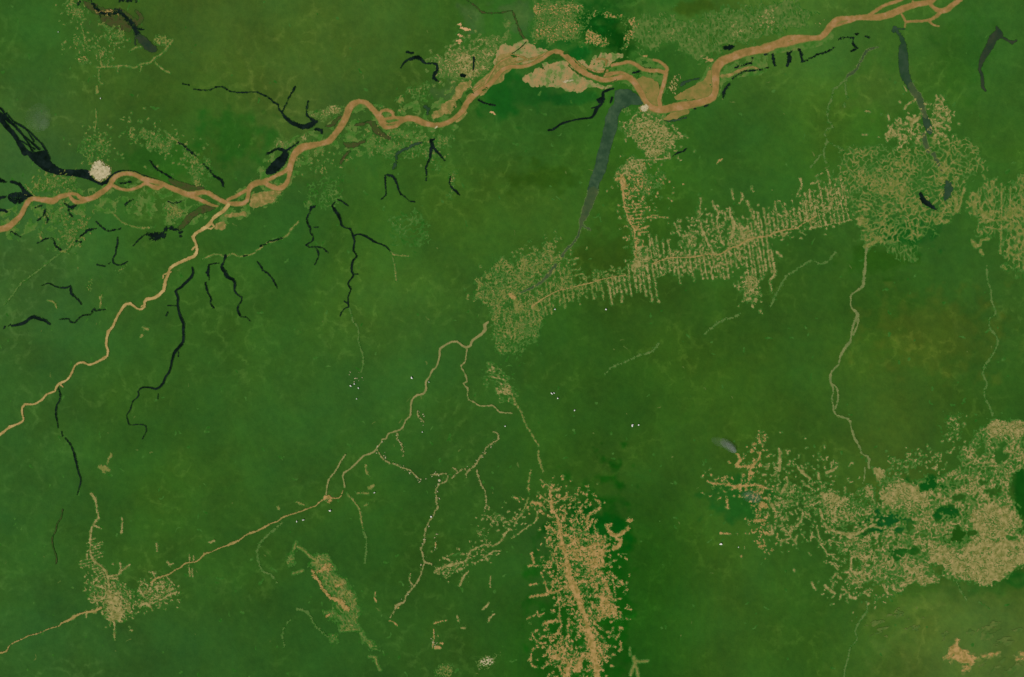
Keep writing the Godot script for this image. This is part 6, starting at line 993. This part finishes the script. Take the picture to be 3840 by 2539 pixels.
	clearing("flooded_bank", "orange-tan bare banks along the jagged north-western stream", "clearing", "field_red", {"most": 60, "fringe": 0.0, "layer": 3, "polys": [[["a0", 800, 40, 900, 70, 1060, 95, 1120, 130, 1160, 170, 1080, 160, 960, 150, 840, 110], {"amp": 1.7, "bias": 0.0, "soft": 3.0, "freq": 0.4}]]})

	clearing("mining_pits", "pale mining pits dotted along the southern forest creeks", "mine", "town", {"fringe": 0.0, "layer": 7, "rough": 0.6, "most": 20, "part": "pit", "strewn": [[["b2", 1115, 1000, 9, 1300, 1135, 9, 1500, 1265, 9, 1700, 1220, 9, 1660, 1350, 9, 1655, 1480, 9], 12, 60, 0.2, 0.40, 501], [["b2", 1930, 1205, 9, 2045, 1090, 9, 2225, 900, 9], 12, 38, 0.2, 0.36, 502], [["b2", 1160, 910, 9, 1110, 985, 9], 8, 14, 0.2, 0.36, 503], [["b3", 1640, 70, 9, 1550, 265, 9, 1545, 500, 9, 1400, 790, 9, 1300, 910, 9], 14, 38, 0.2, 0.36, 504], [["b2", 1480, 640, 9, 1545, 742, 9, 1640, 850, 9, 1680, 880, 9], 14, 14, 0.2, 0.32, 505], [["b3", 1632, 1130, 9, 1640, 1300, 9], 16, 22, 0.2, 0.48, 506], [["b2", 950, 260, 9, 960, 440, 9], 40, 22, 0.2, 0.32, 507], [["b2", 1300, 850, 9, 1355, 1045, 9], 10, 13, 0.2, 0.32, 508], [["b3", 1650, 240, 9, 1650, 400, 9], 12, 13, 0.2, 0.36, 509]]})

	# ------------------------------------------------ towns
	clearing("city", "large pale whitish city where the black river meets the brown one", "city", "town", {"most": 20, "fringe": 0.8, "fringe_mat": "field_tan", "layer": 8, "part": "built_up_block", "polys": [[["a0", 870, 1500, 890, 1480, 940, 1480, 965, 1525, 1020, 1545, "a1", 1015, 20, 990, 55, 930, 104, 880, 88, 840, 52, 822, 12, "a0", 850, 1540], {"amp": 1.8, "bias": 0.75, "soft": 2.0, "freq": 0.35, "coarse": 0.1}]]})
	clearing("city", "small pinkish port city at the mouth of the slate estuary", "city", "town", {"most": 10, "fringe": 0.7, "fringe_mat": "field_red", "layer": 8, "part": "built_up_block", "polys": [[["c0", 1172, 995, 1195, 968, 1225, 962, 1256, 978, 1250, 1010, 1215, 1028, 1185, 1022], {"amp": 1.6, "bias": 0.8, "soft": 1.0, "freq": 0.4}]]})
	clearing("town", "orange-tan road town where the forest roads meet", "town", "field_red", {"most": 20, "fringe": 0.8, "layer": 8, "rough": 1.8, "part": "built_up_block", "routes": [["b2", 625, 1450, 24, 655, 1420, 26, 690, 1440, 26, 670, 1470, 26]]})
	clearing("town", "small pinkish town on the north shore above the great bend", "town", "field_red", {"most": 10, "fringe": 0.6, "layer": 8, "rough": 1.4, "part": "built_up_block", "routes": [["c0", 1795, 545, 20, 1830, 555, 30]]})
	clearing("town", "pinkish town among the floodplain channels north of the loop", "town", "field_red", {"most": 10, "fringe": 0.6, "layer": 8, "rough": 1.2, "part": "built_up_block", "routes": [["c0", 1195, 515, 14, 1230, 516, 18]]})
	clearing("town", "small pale town on the south shore of the floodplain lake", "town", "town", {"most": 10, "fringe": 0.6, "layer": 8, "rough": 1.6, "part": "built_up_block", "routes": [["c0", 470, 750, 9, 520, 745, 12, 560, 735, 14]]})
	clearing("town", "lone tan town spot in the forest east of the ladder road", "town", "field_red", {"most": 10, "fringe": 0.6, "layer": 8, "rough": 1.2, "part": "built_up_block", "routes": [["c0", 1900, 1475, 14, 1930, 1465, 16], ["c0", 1880, 1500, 7, 1890, 1490, 7]]})
	clearing("town", "pinkish town at the end of the tan river's ribbed strip", "town", "field_red", {"most": 10, "fringe": 0.6, "layer": 8, "rough": 1.4, "part": "built_up_block", "routes": [["b1", 2335, 1140, 30, 2352, 1155, 34, "c1", 20, 1165, 30]]})

	glades("light forest openings streaking the forest", "regrowth", 1100, 61, 0.7, 1.7, 0.8)
	glades("pale dry streaks scattered through the forest", "savanna_grass", 260, 62, 0.4, 0.9, 0.7)
	# ------------------------------------------------ small clouds and smoke
	var cm := StandardMaterial3D.new()
	cm.resource_name = "cloud"
	cm.albedo_color = Color(0.93, 0.93, 0.92)
	cm.roughness = 1.0
	cm.metallic_specular = 0.0
	var puffs := [
		["b2", 1432, 337, 15, "small white cloud nearest the tan forest river's middle bend"], ["b2", 905, 393, 9, "topmost of the tiny cloud cluster over the western forest"],
		["b2", 873, 412, 10, "leftmost of the tiny cloud cluster over the western forest"], ["b2", 940, 428, 9, "rightmost of the tiny cloud cluster over the western forest"],
		["b2", 925, 527, 8, "lone tiny cloud just south of the western cloud cluster"], ["b2", 1590, 375, 7, "tiny cloud dot hugging the tan forest river's east bank"],
		["b2", 1090, 1388, 11, "small white cloud beside the speckled clearing east of the road town"], ["b3", 685, 40, 14, "bright elongated cloud south-east of the road town"],
		["b3", 440, 122, 12, "small cloud right beside the highway, right of its neighbour"], ["b3", 375, 135, 9, "smaller of two clouds beside the highway"],
		["b3", 1610, 95, 12, "small cloud beside the mining creek flowing south"], ["c2", 365, 478, 13, "brighter upper cloud of the trio in the central forest"],
		["c2", 386, 474, 9, "middle cloud of the trio in the central forest"], ["c2", 418, 525, 11, "lower right cloud of the trio in the central forest"],
		["c2", 575, 633, 10, "lone tiny cloud dot in the central forest"], ["c2", 1108, 768, 17, "brightest small cloud in the empty central forest"],
		["c2", 1160, 768, 10, "faint small cloud just right of the brightest one"], ["c3", 1915, 345, 15, "bright single cloud in the forest west of the great pastures"],
		["c3", 2078, 373, 7, "tiny cloud dot right of the bright single cloud"], ["b2", 2290, 780, 9, "tiny cloud dot left of the central roadside clearings"],
		["c1", 395, 1272, 9, "tiny cloud over the forest south of the ribbed farm strip"], ["c1", 862, 1276, 12, "small cloud at the tip of a long side road"],
		["a0", 927, 908, 9, "tiny white cloud beside the reddish clearing in the north-west forest"], ["a0", 540, 297, 7, "tiny cloud dot in the far north-west forest"],
		["b2", 1530, 832, 8, "tiny cloud dot between the mining creeks"]]
	for i in puffs.size():
		cloud(puffs[i], cm, i)
	smoke("pale blue smoke plume drifting north-west of the star-shaped clearing", [["c2", 2025, 990, 70, 40, 50, 0.05], ["c2", 2005, 975, 130, 60, 45, 0.035], ["c2", 1980, 955, 190, 90, 40, 0.025], ["c2", 1955, 945, 120, 60, 30, 0.02], ["c2", 1920, 930, 220, 90, 20, 0.012]])
	smoke("thin bluish smoke over the clearings below the star-shaped clearing", [["c2", 2190, 1420, 200, 120, 15, 0.012], ["c2", 2230, 1440, 120, 80, 0, 0.012], ["c2", 2160, 1410, 90, 60, 10, 0.012]])
	smoke("faint pale haze patch above the black river's islands", [["a0", 370, 1090, 240, 280, 20, 0.006], ["a0", 390, 1120, 160, 200, 20, 0.006], ["a0", 425, 1150, 90, 120, 20, 0.008]])

# thin wandering marks in the canopy, too many to count
func glades(label: String, mat: String, count: int, seed_no: int, thin: float, thick: float, far: float) -> void:
	var rng := RandomNumberGenerator.new()
	rng.seed = seed_no
	var v := PackedVector3Array()
	for n in count:
		var q := Vector2(rng.randf_range(-575, 575), rng.randf_range(-385, 385))
		if n_coarse.get_noise_2d(q.x * 0.6 + 70.0 * seed_no, q.y * 0.6) < rng.randf_range(-0.4, 0.35):
			continue
		# streams in the west run north to south, elsewhere any way
		var turn := rng.randf() * TAU if q.x > -440.0 else PI / 2.0 + rng.randf_range(-0.5, 0.5)
		var points := rng.randi_range(3, 7)
		var step := rng.randf_range(0.9, 2.2) * far
		var wide := rng.randf_range(thin, thick)
		var y := (n % 60) * 0.0008
		var last_a := Vector3.ZERO
		var last_b := Vector3.ZERO
		for k in points:
			var side := Vector2(-sin(turn), cos(turn)) * wide * (0.15 if k == 0 or k == points - 1 else rng.randf_range(0.3, 1.3))
			var a := Vector3(q.x + side.x, y, q.y + side.y)
			var b := Vector3(q.x - side.x, y, q.y - side.y)
			if k > 0:
				v.append_array([last_a, last_b, b, last_a, b, a])
			last_a = a
			last_b = b
			q += Vector2(cos(turn), sin(turn)) * step
			turn += rng.randf_range(-0.7, 0.7)
	var o := sheet(numbered("forest_glades"), v, mats[mat], self)
	o.position.y = 0.004
	tag(o, label, "glade", "", "stuff")

func smoke(label: String, bodies: Array) -> void:
	var root := Node3D.new()
	root.name = numbered("smoke")
	add_child(root)
	tag(root, label, "smoke")
	for b in bodies:
		var fm := FogMaterial.new()
		fm.density = b[6]
		fm.albedo = Color(0.95, 0.98, 0.98)
		var v := FogVolume.new()
		v.name = "puff"
		v.shape = RenderingServer.FOG_VOLUME_SHAPE_ELLIPSOID
		v.size = Vector3(b[3] * STEP * KM, 6.0, b[4] * STEP * KM)
		v.material = fm
		var c := place(b[0], b[1], b[2])
		v.position = Vector3(c.x, 4.0, c.y)
		v.rotation_degrees.y = -b[5]
		root.add_child(v, true)

func cloud(d: Array, m: Material, seed_no: int) -> void:
	var rng := RandomNumberGenerator.new()
	rng.seed = 900 + seed_no
	var c := place(d[0], d[1], d[2])
	var r: float = d[3] * STEP * KM * 0.5
	var st := SurfaceTool.new()
	st.begin(Mesh.PRIMITIVE_TRIANGLES)
	# one closed lumpy skin: a sphere pushed out by several billows, flat underneath
	var lumps := []
	for k in 7:
		lumps.append([Vector3(rng.randf_range(-1, 1), rng.randf_range(-0.1, 0.7), rng.randf_range(-1, 1)).normalized(), rng.randf_range(0.25, 0.7)])
	var stretch := rng.randf_range(1.0, 1.5)
	var rings := 12
	var segs := 20
	var grid := []
	for a in rings + 1:
		var line := PackedVector3Array()
		var th := PI * a / rings
		for b in segs:
			var ph := TAU * b / segs
			var n := Vector3(sin(th) * cos(ph), cos(th), sin(th) * sin(ph))
			var rad := 0.62
			for l in lumps:
				rad += l[1] * pow(maxf(0.0, n.dot(l[0])), 6.0)
			var q := n * rad * r
			q.x *= stretch
			q.y = maxf(q.y * 0.7, -0.25 * r)
			line.append(q)
		grid.append(line)
	for a in rings:
		for b in segs:
			var e := (b + 1) % segs
			for v in [grid[a][b], grid[a][e], grid[a + 1][e], grid[a][b], grid[a + 1][e], grid[a + 1][b]]:
				st.set_smooth_group(0)
				st.add_vertex(v)
	st.index()
	st.generate_normals()
	var o := MeshInstance3D.new()
	o.name = numbered("cloud")
	o.mesh = st.commit()
	o.mesh.surface_set_material(0, m)
	add_child(o)
	o.position = Vector3(c.x, 1.3, c.y)
	o.rotation.y = rng.randf() * TAU
	tag(o, d[4], "cloud", "small fair-weather clouds over the forest")
